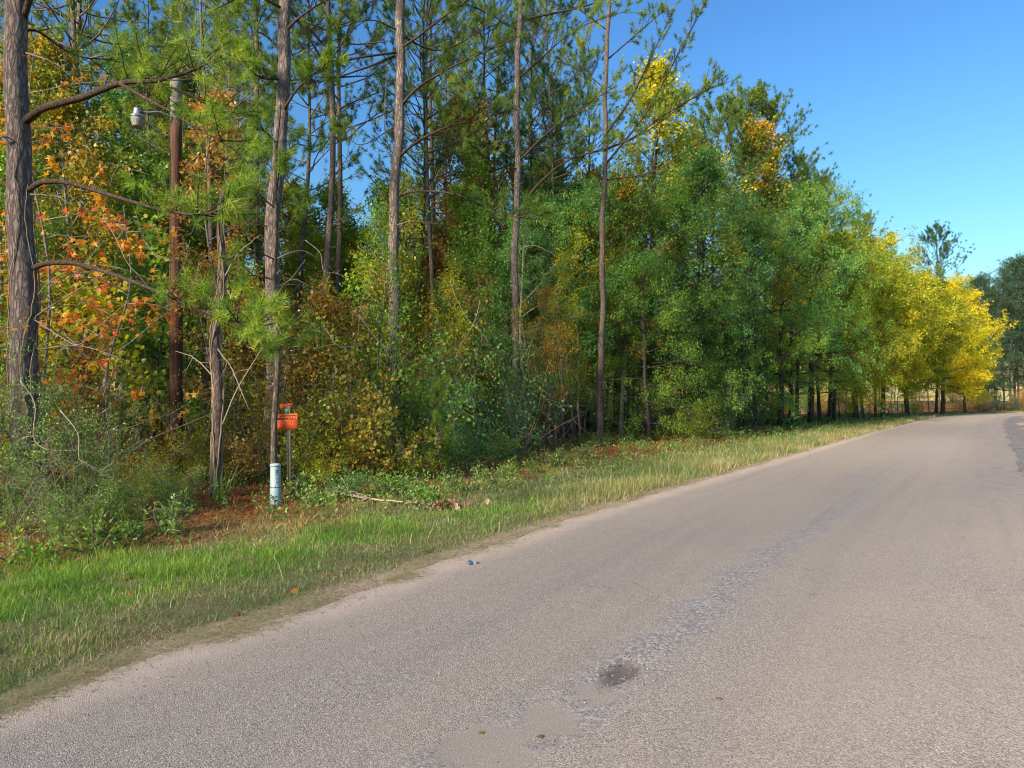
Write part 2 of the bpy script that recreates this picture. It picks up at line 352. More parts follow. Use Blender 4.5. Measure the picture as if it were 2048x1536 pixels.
# road surface: fine rows near the camera so that the pothole and the patches are real relief
def road_mat():
    m, nt, o = new_mat('chip_seal'); v = coords(nt)
    z = N(nt, 'ShaderNodeAttribute', attribute_name='zones'); zs = N(nt, 'ShaderNodeSeparateColor'); L(nt, z.outputs['Color'], zs.inputs[0])
    lat = N(nt, 'ShaderNodeAttribute', attribute_name='lat').outputs['Fac']
    vo = N(nt, 'ShaderNodeTexVoronoi', i_Scale=140.0); L(nt, v, vo.inputs['Vector'])
    vs2 = N(nt, 'ShaderNodeTexVoronoi', i_Scale=55.0); L(nt, v, vs2.inputs['Vector'])
    s1 = N(nt, 'ShaderNodeSeparateColor'); L(nt, vo.outputs['Color'], s1.inputs[0])
    s2 = N(nt, 'ShaderNodeSeparateColor'); L(nt, vs2.outputs['Color'], s2.inputs[0])
    big = noise(nt, v, .55, 5, .6); mid = noise(nt, v, 3.5, 5, .6); fine = noise(nt, v, 220, 3)
    chip = ramp(nt, [(0,(.15,.13,.112)),(.3,(.25,.221,.19)),(.62,(.335,.298,.256)),(.9,(.43,.385,.335)),(1,(.56,.505,.445))], s1.outputs[0])
    coarse = ramp(nt, [(0,(.10,.095,.095)),(.35,(.17,.165,.168)),(.8,(.33,.325,.335)),(1,(.52,.50,.49))], s2.outputs[0])
    c = mixc(nt, math_(nt, 'MULTIPLY', zs.outputs[2], .62), chip, coarse)
    dust = mixc(nt, fine, (.315,.268,.215), (.405,.35,.285))
    cmb = N(nt, 'ShaderNodeCombineXYZ'); L(nt, math_(nt, 'MULTIPLY', lat, 2.2), cmb.inputs[0]); L(nt, math_(nt, 'MULTIPLY', N(nt, 'ShaderNodeAttribute', attribute_name='along').outputs['Fac'], .05), cmb.inputs[1])
    streak = noise(nt, cmb.outputs[0], 1.6, 5, .6)
    c = mixc(nt, math_(nt, 'MULTIPLY', math_(nt, 'SUBTRACT', streak, .5), 2.4, True), c, mixc(nt, s1.outputs[0], (.14,.125,.115), (.30,.275,.25)))
    # wheel tracks: lanes polished to dust, between them grey stone
    wv = math_(nt, 'ABSOLUTE', math_(nt, 'SINE', math_(nt, 'MULTIPLY', lat, 2.1)))
    df = math_(nt, 'ADD', math_(nt, 'MULTIPLY', math_(nt, 'SUBTRACT', big, .42), 2.0), math_(nt, 'MULTIPLY', wv, .22))
    df = math_(nt, 'MULTIPLY', math_(nt, 'ADD', df, math_(nt, 'MULTIPLY', mid, .35)), .55, True)
    c = mixc(nt, math_(nt, 'MULTIPLY', df, math_(nt, 'SUBTRACT', 1, zs.outputs[2], True)), c, dust)
    edge = math_(nt, 'SUBTRACT', 1, math_(nt, 'MULTIPLY', math_(nt, 'SUBTRACT', lat, math_(nt, 'MULTIPLY', mid, .35)), 3.2, True))
    c = mixc(nt, math_(nt, 'MULTIPLY', edge, .8), c, mixc(nt, fine, (.42,.335,.275), (.56,.46,.385)))
    red = math_(nt, 'MULTIPLY', math_(nt, 'SUBTRACT', noise(nt, v, 1.7, 3), .62), 3, True)
    c = mixc(nt, math_(nt, 'MULTIPLY', red, .35), c, (.42,.27,.18))
    pc = mixc(nt, fine, (.235,.20,.17), (.37,.325,.28))
    c = mixc(nt, math_(nt, 'MULTIPLY', zs.outputs[0], .72), c, pc)
    c = mixc(nt, zs.outputs[1], c, mixc(nt, fine, (.10,.088,.078), (.19,.168,.148)))
    old = N(nt, 'ShaderNodeAttribute', attribute_name='old').outputs['Fac']
    of = math_(nt, 'MULTIPLY', old, math_(nt, 'MULTIPLY', math_(nt, 'SUBTRACT', mid, .3), 3.2, True))
    c = mixc(nt, math_(nt, 'MULTIPLY', of, .8), c, mixc(nt, s1.outputs[0], (.12,.11,.115), (.27,.25,.25)))
    wv2 = N(nt, 'ShaderNodeVectorMath', operation='ADD'); nzc = N(nt, 'ShaderNodeTexNoise', i_Scale=2.2, i_Detail=6.0); L(nt, v, nzc.inputs['Vector'])
    sc2 = N(nt, 'ShaderNodeVectorMath', operation='MULTIPLY'); sc2.inputs[1].default_value = (.5,.5,.5); L(nt, nzc.outputs['Color'], sc2.inputs[0]); L(nt, v, wv2.inputs[0]); L(nt, sc2.outputs[0], wv2.inputs[1])
    ck = N(nt, 'ShaderNodeTexVoronoi', feature='DISTANCE_TO_EDGE', i_Scale=.62); L(nt, wv2.outputs[0], ck.inputs['Vector'])
    crack = math_(nt, 'MULTIPLY', math_(nt, 'LESS_THAN', ck.outputs['Distance'], .0035), math_(nt, 'GREATER_THAN', noise(nt, v, .9, 3), .6))
    c = mixc(nt, math_(nt, 'MULTIPLY', crack, .45), c, (.07,.06,.055))
    p = N(nt, 'ShaderNodeBsdfPrincipled', i_Roughness=.85); p.inputs['Specular IOR Level'].default_value = .2
    L(nt, c, p.inputs['Base Color'])
    h = mixc(nt, zs.outputs[2], vo.outputs['Distance'], vs2.outputs['Distance'])
    flat = math_(nt, 'MAXIMUM', zs.outputs[0], zs.outputs[1])
    h2 = mixc(nt, math_(nt, 'MULTIPLY', flat, .6), h, .5 if False else (.4,.4,.4))
    b = N(nt, 'ShaderNodeBump', i_Strength=.7, i_Distance=.005, invert=True); L(nt, h2, b.inputs['Height'])
    L(nt, b.outputs[0], p.inputs['Normal']); L(nt, p.outputs[0], o.inputs[0]); return m
ys = [-25.]
while ys[-1] < 135:
    y = ys[-1]; ys.append(y + (.03 if 2.9 < y < 5.2 else .08 if 2 < y < 9 else .25 if y < 20 else .7))
ys = np.array(ys); ls = np.concatenate([[-.05, 0], np.linspace(.04, RW, 170)])
LY, LL = np.meshgrid(ys, ls, indexing='ij')
jit = .09*vnoise(ys, ys*0, 2.3, 3) + .05*vnoise(ys, ys*0, 7.1, 5) + .03*vnoise(ys, ys*0, 17, 8)
jr = .22*vnoise(ys, ys*0, .9, 1) + .12*vnoise(ys, ys*0, 2.7, 4) + .08*vnoise(ys, ys*0, 6.3, 7)
LJ = LL + np.where(LL < 1, jit[:, None]*(1 - np.clip(LL, 0, 1)), 0) + jr[:, None]*np.clip((LL - RW + 1)/1, 0, 1)
RX, RY = on_edge(LY, -LJ)
RZ = .012 + .035*np.sin(np.clip(LL/RW, 0, 1)*math.pi) + .004*vnoise(RX, RY, 2.2, 2) + np.where(LL < 0, -.06, 0)
def blob(cx, cy, rx, ry, rot=.55, k=9, seed=0):
    c, s = math.cos(rot), math.sin(rot); u = ((RX-cx)*s + (RY-cy)*c)/ry; w = ((RX-cx)*c - (RY-cy)*s)/rx
    r = np.sqrt(u*u + w*w) + .22*vnoise(RX, RY, 9, seed) + .16*vnoise(RX, RY, 24, seed+2) + .12*vnoise(RX, RY, 57, seed+5)
    return np.clip((1 - r)*k, 0, 1)
hole = blob(.66, 4.27, .11, .20, .5, 24, 1)
patch = np.maximum.reduce([blob(.47, 3.95, .14, .17, .5, 8, 2), blob(.19, 3.62, .17, .2, .5, 8, 4), blob(-.12, 3.33, .24, .24, .5, 8, 6)])
seamx = np.interp(RY, [2.5, 3.3, 4.25, 5.2, 7.2, 12, 18], [-.9, -.1, .66, 1.3, 2.55, 6.0, 10.2])
sw = np.interp(RY, [2.5, 4.2, 7, 12, 18], [.34, .3, .26, .2, .1])
band = np.clip(1.3 - np.abs(RX - seamx + .12*vnoise(RX, RY, 4, 3))/sw + .45*vnoise(RX, RY, 11, 1), 0, 1)*np.interp(RY, [0, 3, 12, 18], [0, 1, .7, 0])
patch = patch*(1 - hole); band = band*(1 - np.maximum(hole, patch))
RZ = RZ - .03*hole - .005*patch - .005*band*(vnoise(RX, RY, 40, 2) > 0)
old = np.clip(np.exp(-((RY - 40)/9)**2)*1.2 + np.clip((LL - 3.9)/1.2, 0, 1)*np.interp(RY, [8, 14, 60, 80], [0, .9, .9, 0]), 0, 1)
mb = MB(); nl = len(ls); ii = (np.arange(len(ys)-1)[:, None]*nl + np.arange(nl-1)[None])
mb.add(np.stack([RX, RY, RZ], -1), np.stack([ii, ii+1, ii+nl+1, ii+nl], -1).reshape(-1, 4))
ALONG = (RY*1.2).ravel(); LAT = LL.ravel()
zones = np.stack([patch, hole, band, np.ones_like(hole)], -1).reshape(-1, 4)
struct('road', mb.mesh('road', road_mat(), True, {'zones': zones, 'lat': LAT, 'old': old.ravel(), 'along': ALONG}))

# gravel shoulder on the far side of the road
def gravel_mat():
    m, nt, o = new_mat('gravel_shoulder'); v = coords(nt)
    vo = N(nt, 'ShaderNodeTexVoronoi', i_Scale=28.0); L(nt, v, vo.inputs['Vector'])
    s1 = N(nt, 'ShaderNodeSeparateColor'); L(nt, vo.outputs['Color'], s1.inputs[0])
    c = ramp(nt, [(0,(.045,.042,.045)),(.4,(.13,.125,.13)),(.8,(.25,.24,.24)),(1,(.42,.40,.40))], s1.outputs[0])
    c = mixc(nt, math_(nt, 'MULTIPLY', math_(nt,'SUBTRACT', noise(nt, v, 1.2, 4), .45), 3, True), c, mixc(nt, s1.outputs[1], (.06,.05,.045), (.16,.13,.11)))
    p = N(nt, 'ShaderNodeBsdfPrincipled', i_Roughness=.95); L(nt, c, p.inputs['Base Color'])
    L(nt, bump(nt, vo.outputs['Distance'], .8, -.03), p.inputs['Normal']); L(nt, p.outputs[0], o.inputs[0]); return m
ys2 = np.arange(-10, 100, .5); ls2 = np.linspace(RW - .7, RW + 1.9, 14); LY, LL = np.meshgrid(ys2, ls2, indexing='ij')
SX, SY = on_edge(LY, -(LL + .12*vnoise(LY, LL, 1.1, 4)))
SZ = .004 - .01*np.clip(LL - RW, 0, 2) + .012*vnoise(SX, SY, 3)
mb = MB(); nl = len(ls2); ii = (np.arange(len(ys2)-1)[:, None]*nl + np.arange(nl-1)[None])
mb.add(np.stack([SX, SY, SZ], -1), np.stack([ii, ii+1, ii+nl+1, ii+nl], -1).reshape(-1, 4))
struct('gravel_shoulder', mb.mesh('gravel_shoulder', gravel_mat(), True))

# ---------------------------------------------------------------- grass, straw and weeds: nobody could count these
def in_view(x, y, m=60): px = 1024 + x/np.maximum(y, .1)*FPX; return (y > 2) & (px > -m) & (px < 2048 + m)
def scatter_verge(n, y0, y1, t0, t1, dens, pw=2.0):
    """n tries, more of them near; dens(t, x, y) is the chance that one stays"""
    out = []
    u = rng.random(n); y = (y0**(1-pw) + u*(y1**(1-pw) - y0**(1-pw)))**(1/(1-pw))
    t = rng.uniform(t0, t1, n); x, yy = on_edge(y, t)
    k = in_view(x, yy) & (rng.random(n) < dens(t, x, yy)); return x[k], yy[k], t[k]
def blades(mb, x, y, h, w, r, lean=.5, seg=False):
    n = len(x); z = gz(x, y) - .01; a = rng.uniform(0, 2*math.pi, n); az = rng.uniform(0, 2*math.pi, n)
    hh = h*(.45 + rng.gamma(2.0, .32, n)); ww = np.maximum(w, y*.0006)*rng.uniform(.7, 1.3, n)*.5
    s = np.stack([np.cos(a)*ww, np.sin(a)*ww, 0*a], -1); b = np.stack([x, y, z], -1)
    ln = np.abs(rng.normal(0, lean, n)); d = np.stack([np.cos(az)*ln, np.sin(az)*ln, np.ones(n)], -1)
    d = d/np.linalg.norm(d, axis=1, keepdims=True)
    m = b + d*(hh*.55)[:, None]; tip = m + nrm(d + np.stack([np.cos(az)*.6*ln, np.sin(az)*.6*ln, -.3*ln], -1))*(hh*.5)[:, None]
    i = np.arange(n)[:, None]*5
    mb.add(np.stack([b - s, b + s, m + s*.75, m - s*.75, tip], 1), i + np.array([[0,1,2,3]]), i + np.array([[3,2,4]]), np.repeat(r, 5))
sm = lambda a, b, x: np.clip((x - a)/(b - a), 0, 1)
def lush(t, x, y):
    lo = np.interp(y, [3, 6, 10, 14], [2.0, 1.6, .9, .8]); hi = np.interp(y, [3, 7, 9.5, 12, 15], [4.3, 3.7, 2.4, 1.3, .9])
    e = .5*vnoise(x, y, 1.5, 2)
    return sm(lo - .5, lo + .7, t + e + .35*vnoise(x, y, 5, 3))*(1 - sm(hi - .5, hi + .8, t + e + .4*vnoise(x, y, 4, 9)))*np.clip(.62 + .75*vnoise(x, y, 5, 5) + .4*vnoise(x, y, 13, 2), .06, 1)
mb = MB()
x, y, t = scatter_verge(360000, 3.2, 22, .3, 5, lush, 1.9)
blades(mb, x, y, .08 + .035*vnoise(x, y, 2, 1) + .03*vnoise(x, y, 8, 4), .0048, np.clip(.45 + .35*vnoise(x, y, 3, 7) + .2*vnoise(x, y, 11, 1) + rng.normal(0, .28, len(x)), 0, 1), 1.5)
x, y, t = scatter_verge(120000, 3.2, 30, .2, 8, lambda t, x, y: .16*(vnoise(x, y, 5, 9) > .25)*sm(.2, .6, t), 1.7)
blades(mb, x, y, .12, .005, np.clip(.5 + rng.normal(0, .25, len(x)), 0, 1), .8)
stuff('green_grass', mb.mesh('green_grass', M['grass_green']), 'band of bright green mown grass along the verge', 'grass')
mb = MB()
def dull(t, x, y):
    lo = .10 + .22*vnoise(x, y, 3, 4) + .12*vnoise(x, y, 9, 2)
    return sm(lo, lo + .35, t)*(1 - .75*lush(t, x, y))*(1 - sm(3.4, 5.2, t))*np.clip(.55 + .6*vnoise(x, y, 3.3, 3) + .4*vnoise(x, y, 9, 6), .08, 1)
x, y, t = scatter_verge(560000, 3.2, 26, 0, 5.4, dull, 1.9)
blades(mb, x, y, .048 + .03*sm(8, 14, y) + .022*vnoise(x, y, 7, 3), .004, np.clip(.30 + .4*vnoise(x, y, 2.2, 4) + .2*vnoise(x, y, 9, 1) + rng.normal(0, .28, len(x)), 0, 1), 2.4)
stuff('dull_grass', mb.mesh('dull_grass', M['grass_dull']), 'thin grey green turf with dead brown blades beside the road', 'grass')
mb = MB()
def tall(t, x, y):
    w = np.interp(y, [9, 12, 20, 40, 90], [.3, 1.2, 2.4, 3.0, 3.2])
    return sm(9, 12.5, y)*sm(.15, .5, t + .2*vnoise(x, y, 2, 2))*(1 - sm(w*.7, w*1.4, t))*(.7 + .4*vnoise(x, y, 1.2, 8))
x, y, t = scatter_verge(260000, 9, 105, 0, 5, tall, 1.25)
blades(mb, x, y, .125 + .075*vnoise(x, y, .9, 3), .006, np.clip(.34 + .35*vnoise(x, y, 1.1, 6) + .3*np.exp(-t/.7) + rng.normal(0, .24, len(x)), 0, 1), .7)
x, y, t = scatter_verge(14000, 8, 100, -9.5, -7.3, lambda t, x, y: .9 + 0*t, 1.25)
blades(mb, x, y, .12, .008, rng.random(len(x))*.35, .6)
stuff('dry_grass', mb.mesh('dry_grass', M['grass_dry']), 'tall straw coloured grass strip between road and wood', 'grass')
# pine straw and fallen leaves
mb = MB()
def strawd(t, x, y): return sm(2.6, 4.2, t + .6*vnoise(x, y, .9, 3))*(.7 + .3*vnoise(x, y, 1.4, 6))
x, y, t = scatter_verge(130000, 5, 60, 2, 16, strawd, 1.6)
n = len(x); a = rng.uniform(0, 2*math.pi, n); ln = rng.uniform(.08, .2, n); w = np.maximum(.004, y*.0006)
d = np.stack([np.cos(a), np.sin(a), rng.normal(.12, .2, n)], -1); s = np.stack([-np.sin(a)*w, np.cos(a)*w, 0*a], -1)
b = np.stack([x, y, gz(x, y) + .004 + rng.random(n)*.03], -1)
mb.add(np.stack([b - s, b + s, b + d*ln[:, None]], 1), None, np.arange(3*n).reshape(-1, 3), np.repeat(rng.random(n), 3))
stuff('pine_straw', mb.mesh('pine_straw', M['straw']), 'rust brown pine straw covering the woodland floor', 'pine straw')
mb = MB()
x, y, t = scatter_verge(26000, 5, 80, .2, 20, lambda t, x, y: .03 + .8*sm(3, 6, t)*(.6 + .5*vnoise(x, y, .8, 2)), 1.5)
n = len(x); a = rng.uniform(0, 2*math.pi, n)
leaf_poly(mb, rng, np.stack([x, y, gz(x, y) + .012], -1), np.stack([np.cos(a), np.sin(a), rng.normal(0, .25, n)], -1), .075, rng.random(n), 'oval', 3.0, .35)
stuff('fallen_leaves', mb.mesh('fallen_leaves', M['leaf_rust']), 'fallen rust and tan leaves strewn under the trees', 'fallen leaves')
# dry clippings along the ragged pavement edge, and loose chips on it
mb = MB()
x, y, t = scatter_verge(90000, 3.2, 24, -.35, .7, lambda t, x, y: np.exp(-((t-.08-.12*vnoise(x, y, 3, 4))/.17)**2)*(.55 + .5*vnoise(x, y, 5, 1)), 1.8)
n = len(x); a = rng.uniform(0, 2*math.pi, n); ln = rng.uniform(.03, .09, n); w = np.maximum(.0022, y*.0004)
d = np.stack([np.cos(a), np.sin(a), rng.normal(.05, .12, n)], -1); s = np.stack([-np.sin(a)*w, np.cos(a)*w, 0*a], -1)
b = np.stack([x, y, np.maximum(gz(x, y), .012) + .006 + rng.random(n)*.008], -1)
mb.add(np.stack([b - s, b + s, b + d*ln[:, None]], 1), None, np.arange(3*n).reshape(-1, 3), np.repeat(rng.random(n)*.8+.2, 3))
stuff('grass_clippings', mb.mesh('grass_clippings', M['grass_dull']), 'dry clippings lying along the ragged pavement edge', 'clippings')
mb = MB(); OCT = np.array([(1,0,0),(-1,0,0),(0,1,0),(0,-1,0),(0,0,1),(0,0,-1)], float); OF = np.array([(0,2,4),(2,1,4),(1,3,4),(3,0,4),(2,0,5),(1,2,5),(3,1,5),(0,3,5)])
x, y, t = scatter_verge(5200, 3.0, 16, -4.6, .3, lambda t, x, y: .10 + .7*np.exp(-((t+.25)/.35)**2), 1.8)
hx = .66 + rng.normal(0, .17, 170); hy = 4.27 + rng.normal(0, .25, 170); x = np.concatenate([x, hx]); y = np.concatenate([y, hy]); t = np.concatenate([t, tdist(hx, hy)])
n = len(x); rr = rng.uniform(.003, .0075, n)
v = np.stack([x, y, np.full(n, .02) + .03*np.sin(np.clip(-t/RW, 0, 1)*math.pi)], -1)[:, None] + OCT[None]*rr[:, None, None]*rng.uniform(.6, 1.2, (n, 6, 1))
mb.add(v, None, (np.arange(n)[:, None, None]*6 + OF[None]).reshape(-1, 3), np.repeat(rng.random(n), 6))
M['stone'] = leaf_mat('stone', [(0,(.11,.10,.09)),(.5,(.20,.175,.155)),(1,(.34,.31,.28))], 0, 0)
stuff('loose_gravel', mb.mesh('loose_gravel', M['stone']), 'loose stone chips scattered on the road surface', 'gravel')
# low weeds behind the tall grass
mb = MB()
x, y, t = scatter_verge(5200, 8, 70, .8, 10, lambda t, x, y: sm(1.2, 2.6, t)*(1-sm(7.5, 10, t))*sm(8, 13, y)*(.45 + .6*vnoise(x, y, .7, 11)), 1.35)
for xx, yy in zip(x, y):
    h = rng.uniform(.12, .42); k = int(rng.integers(10, 22)); b = np.array((xx, yy, float(gz(xx, yy))))
    pos = b + np.stack([rng.normal(0, .07, k), rng.normal(0, .07, k), rng.random(k)*h], -1)
    dv = rand_dirs(rng, k, .4); rr = np.clip(rng.random() + rng.normal(0, .15, k), 0, 1)
    leaf_quads(mb, rng, pos, dv, max(.06, yy*.0028), .5, rr, 1.0)
stuff('weeds', mb.mesh('weeds', M['leaf_shrub']), 'low leafy weeds growing between tall grass and wood', 'weeds')
# ---------------------------------------------------------------- plant builders (each returns part name -> mesh)
def trunk_path(rg, H, lean=(0, 0), wig=.15, n=14):
    z = np.linspace(-.15, H, n); f = np.clip(z/H, 0, 1); ph = rg.uniform(0, 6.28, 4)
    x = lean[0]*f + wig*(np.sin(f*4+ph[0])-math.sin(ph[0]))*.5 + wig*.3*(np.sin(f*11+ph[1])-math.sin(ph[1]))
    y = lean[1]*f + wig*(np.sin(f*4.3+ph[2])-math.sin(ph[2]))*.5
    return np.stack([x, y, z], -1)
def at_path(p, f):
    u = f*(len(p)-1); i = min(int(u), len(p)-2); return p[i] + (p[i+1]-p[i])*(u-i)
def trunk_rad(R, n, tip=.18, flare=.25):
    f = np.linspace(0, 1, n); return R*(1 - (1-tip)*f**1.1) * (1 + flare*np.exp(-f*28))

def grow(seed, H, R, base, spread, nprim, nsec=6, ntw=5, lpt=20, size=.07, asp=.5, shape='quad', el=(15, 50), droop=0.0, lean=(0,0),
         wig=.2, twig=.45, gauss=.09, prof='round', leaders=1, k=7, up=.7):
    rg = np.random.default_rng(seed); wood, leaf = MB(), MB()
    tp = trunk_path(rg, H*.93, lean, wig); tube(wood, tp, trunk_rad(R, len(tp), .12), k, (1,0,0), jit=.05, rg=rg)
    tw_p, tw_d, tw_r = [], [], []
    for i in range(nprim):
        f = base + (1-base)*((i + rg.random())/nprim)**.9; g = (f-base)/(1-base)
        w = {'round': math.sin(math.pi*(.16+.80*g))**.8, 'cone': 1.05-.85*g, 'top': .45+.75*math.sin(math.pi*(.05+.85*g)), 'flat': .7+.3*g}[prof]
        Lb = spread*w*rg.uniform(.7, 1.15); az = i*2.399 + rg.normal(0, .4); e = math.radians(el[0] + (el[1]-el[0])*g + rg.normal(0, 8))
        d = np.array((math.cos(az)*math.cos(e), math.sin(az)*math.cos(e), math.sin(e)))
        p0 = at_path(tp, f); bp = branch(rg, p0, d, Lb, 7, .25 - droop, .12); br = max(.008, R*.34*(1-.55*g))
        tube(wood, bp, np.linspace(br, .006, 7), 5, rg=rg); crnd = rg.random()
        for j in range(nsec):
            u = .22 + .78*(j + rg.random())/nsec; q0 = at_path(bp, min(u, .999)); ax = nrm(bp[min(int(u*6)+1, 6)] - bp[min(int(u*6), 5)])
            dd = nrm(ax*.8 + rand_dirs(rg, 1)[0]*.85 + np.array((0,0,.12-droop*.3))); Ls = Lb*.42*(1.15-u*.6)*rg.uniform(.6, 1.2) + .15
            sp = branch(rg, q0, dd, Ls, 4, -droop*.6, .16); tube(wood, sp, np.linspace(max(.005, br*.3), .003, 4), 3, cap=False, rg=rg)
            for _ in range(ntw):
                u2 = rg.uniform(.15, 1); a0 = at_path(sp, min(u2, .999)); d2 = nrm(nrm(sp[-1]-sp[0])*.7 + rand_dirs(rg, 1)[0]*.9 - np.array((0,0,droop*.4)))
                tl = twig*rg.uniform(.5, 1.2); tw_p.append(a0); tw_d.append(d2*tl); tw_r.append(crnd*.45 + rg.random()*.25)
                if rg.random() < .6: tube(wood, np.array([a0, a0 + d2*tl*.8]), [.003, .002], 3, cap=False, rg=rg)
    tw_p, tw_d, tw_r = map(np.array, (tw_p, tw_d, tw_r)); n = len(tw_p)
    pos = np.repeat(tw_p, lpt, 0) + np.repeat(tw_d, lpt, 0)*rg.random((n*lpt, 1)) + rg.normal(0, gauss, (n*lpt, 3))
    dv = nrm(np.repeat(nrm(tw_d), lpt, 0)*.8 + rand_dirs(rg, n*lpt) - np.array((0, 0, .25 + droop)))
    rr = np.clip(np.repeat(tw_r, lpt) + rg.random(n*lpt)*.32, 0, 1)
    if shape == 'quad': leaf_quads(leaf, rg, pos, dv, size, asp, rr, up)
    else: leaf_poly(leaf, rg, pos, dv, size, rr, shape, up)
    return {'trunk': wood.mesh('trunk', M['bark_dark'], True), 'crown': leaf.mesh('crown', M['leaf_green'])}

def shrub(seed, H, spread, nst, nsec=7, ntw=5, lpt=14, size=.045, asp=.5, shape='quad', bare=.0, gauss=.06, up=.7, flat=0.0):
    rg = np.random.default_rng(seed); wood, leaf = MB(), MB(); tp, td, tr = [], [], []
    for i in range(nst):
        az = i*2.4 + rg.normal(0, .5); e = math.radians(rg.uniform(32, 88) - flat); d = (math.cos(az)*math.cos(e)*spread/H*1.2, math.sin(az)*math.cos(e)*spread/H*1.2, math.sin(e))
        b = branch(rg, (rg.normal(0, .08*spread), rg.normal(0, .08*spread), -.05), d, H*rg.uniform(.65, 1.15), 7, -.25, .16)
        tube(wood, b, np.linspace(.016*max(1, H/2.5), .004, 7), 4, cap=False, rg=rg); cr = rg.random()
        for j in range(nsec):
            u = .18 + .82*(j + rg.random())/nsec; q = at_path(b, min(u, .999)); dd = nrm(rand_dirs(rg, 1, .35)[0])
            s = branch(rg, q, dd, H*.3*rg.uniform(.5, 1.2), 4, -.1, .2); tube(wood, s, np.linspace(.005, .002, 4), 3, cap=False, rg=rg)
            for _ in range(ntw):
                a0 = at_path(s, rg.uniform(.1, .999)); d2 = rand_dirs(rg, 1, .2)[0]*rg.uniform(.12, .3)*max(1, H/2.2)
                if rg.random() < .5: tube(wood, np.array([a0, a0+d2]), [.0025, .0015], 3, cap=False, rg=rg)
                if rg.random() >= bare: tp.append(a0); td.append(d2); tr.append(cr*.4 + rg.random()*.3)
    out = {'stem': wood.mesh('stem', M['twig'], True)}
    if tp:
        tp, td, tr = map(np.array, (tp, td, tr)); n = len(tp)
        pos = np.repeat(tp, lpt, 0) + np.repeat(td, lpt, 0)*rg.random((n*lpt, 1)) + rg.normal(0, gauss, (n*lpt, 3)); pos[:, 2] = np.maximum(pos[:, 2], .02)
        dv = nrm(np.repeat(nrm(td), lpt, 0) + rand_dirs(rg, n*lpt)*.9); rr = np.clip(np.repeat(tr, lpt) + rg.random(n*lpt)*.3, 0, 1)
        if shape == 'quad': leaf_quads(leaf, rg, pos, dv, size, asp, rr, up)
        else: leaf_poly(leaf, rg, pos, dv, size, rr, shape, up)
        out['foliage'] = leaf.mesh('foliage', M['leaf_shrub'])
    return out

def pine(seed, H, R, base=.5, spread=2.8, nprim=34, nsec=4, per=46, nl=.19, nw=.014, lean=(0,0), wig=.32, k=8, dead=7, el=(5, 55)):
    rg = np.random.default_rng(seed); wood, leaf = MB(), MB()
    tp = trunk_path(rg, H*.97, lean, wig, 18); tube(wood, tp, trunk_rad(R, len(tp), .12, .3), k, (1,0,0), jit=.04, rg=rg)
    cen, dr = [], []
    for i in range(nprim):
        g = ((i + rg.random())/nprim); f = base + (1-base)*g
        Lb = spread*(.42 + .68*math.sin(math.pi*(.2 + .68*g)))*(1 - .35*g)*rg.uniform(.6, 1.2); az = i*2.399 + rg.normal(0, .5); e = math.radians(el[0] + (el[1]-el[0])*g + rg.normal(0, 9))
        d = (math.cos(az)*math.cos(e), math.sin(az)*math.cos(e), math.sin(e))
        bp = branch(rg, at_path(tp, min(f, .995)), d, Lb, 7, .5, .10); br = max(.01, R*.26*(1-.5*g)); tube(wood, bp, np.linspace(br, .008, 7), 5, rg=rg)
        cen.append(bp[-1]); dr.append(bp[-1]-bp[-2])
        for j in range(nsec + 2):
            u = .38 + .6*(j + rg.random())/(nsec+2); q = at_path(bp, u); dd = nrm(nrm(bp[-1]-bp[0])*.9 + rand_dirs(rg, 1)[0]*.7 + np.array((0,0,.35)))
            Ls = Lb*.34*rg.uniform(.5, 1.2) + .12; s = branch(rg, q, dd, Ls, 4, .4, .12); tube(wood, s, np.linspace(max(.006, br*.3), .004, 4), 3, cap=False, rg=rg)
            cen.append(s[-1]); dr.append(s[-1]-s[-2])
            if rg.random() < .75: cen.append(s[2]); dr.append(rand_dirs(rg, 1, .5)[0])
    for i in range(dead):
        f = rg.uniform(.15, base); az = rg.uniform(0, 6.28); b = branch(rg, at_path(tp, f), (math.cos(az), math.sin(az), rg.uniform(-.1, .3)), rg.uniform(.4, 1.5), 5, 0, .16); tube(wood, b, np.linspace(.016, .004, 5), 4, rg=rg)
    cen, dr = np.array(cen), np.array(dr)
    needles(leaf, rg, cen, dr, per, nl, nw, (15, 95), .22)
    return {'trunk': wood.mesh('trunk', M['bark_slim'], True), 'crown': leaf.mesh('crown', M['needle'])}

V = {}
# fine leaved oaks of the wood's edge
V['oak'] = [grow(101, 10.5, .13, .14, 3.4, 30, 8, 6, 17, .085, .42, el=(-5, 50), droop=.25, gauss=.11, twig=.5),
            grow(102, 12.5, .15, .20, 3.8, 32, 8, 6, 17, .09, .42, el=(0, 52), droop=.2, gauss=.12, twig=.5),
            grow(103, 9.0, .11, .10, 3.2, 28, 8, 6, 17, .08, .45, el=(-10, 45), droop=.35, gauss=.11, twig=.5)]
V['edge'] = [grow(104, 12, .14, .15, 4.6, 46, 9, 6, 16, .11, .40, el=(-12, 55), droop=.28, gauss=.085, twig=.5),
             grow(105, 10, .12, .06, 4.8, 44, 9, 6, 16, .105, .40, el=(-15, 48), droop=.32, gauss=.085, twig=.5),
             grow(106, 14, .16, .2, 4.6, 48, 9, 6, 16, .115, .40, el=(-8, 55), droop=.22, gauss=.09, twig=.5)]
V['gum'] = [grow(111, 13, .12, .25, 2.6, 30, 6, 5, 12, .125, .8, el=(20, 55), gauss=.13, twig=.5, prof='round'),
            grow(112, 11, .10, .20, 2.4, 26, 6, 5, 12, .12, .8, el=(15, 50), gauss=.13, twig=.5),
            grow(113, 15, .13, .35, 2.5, 28, 6, 5, 12, .13, .8, el=(25, 60), gauss=.14, twig=.5)]
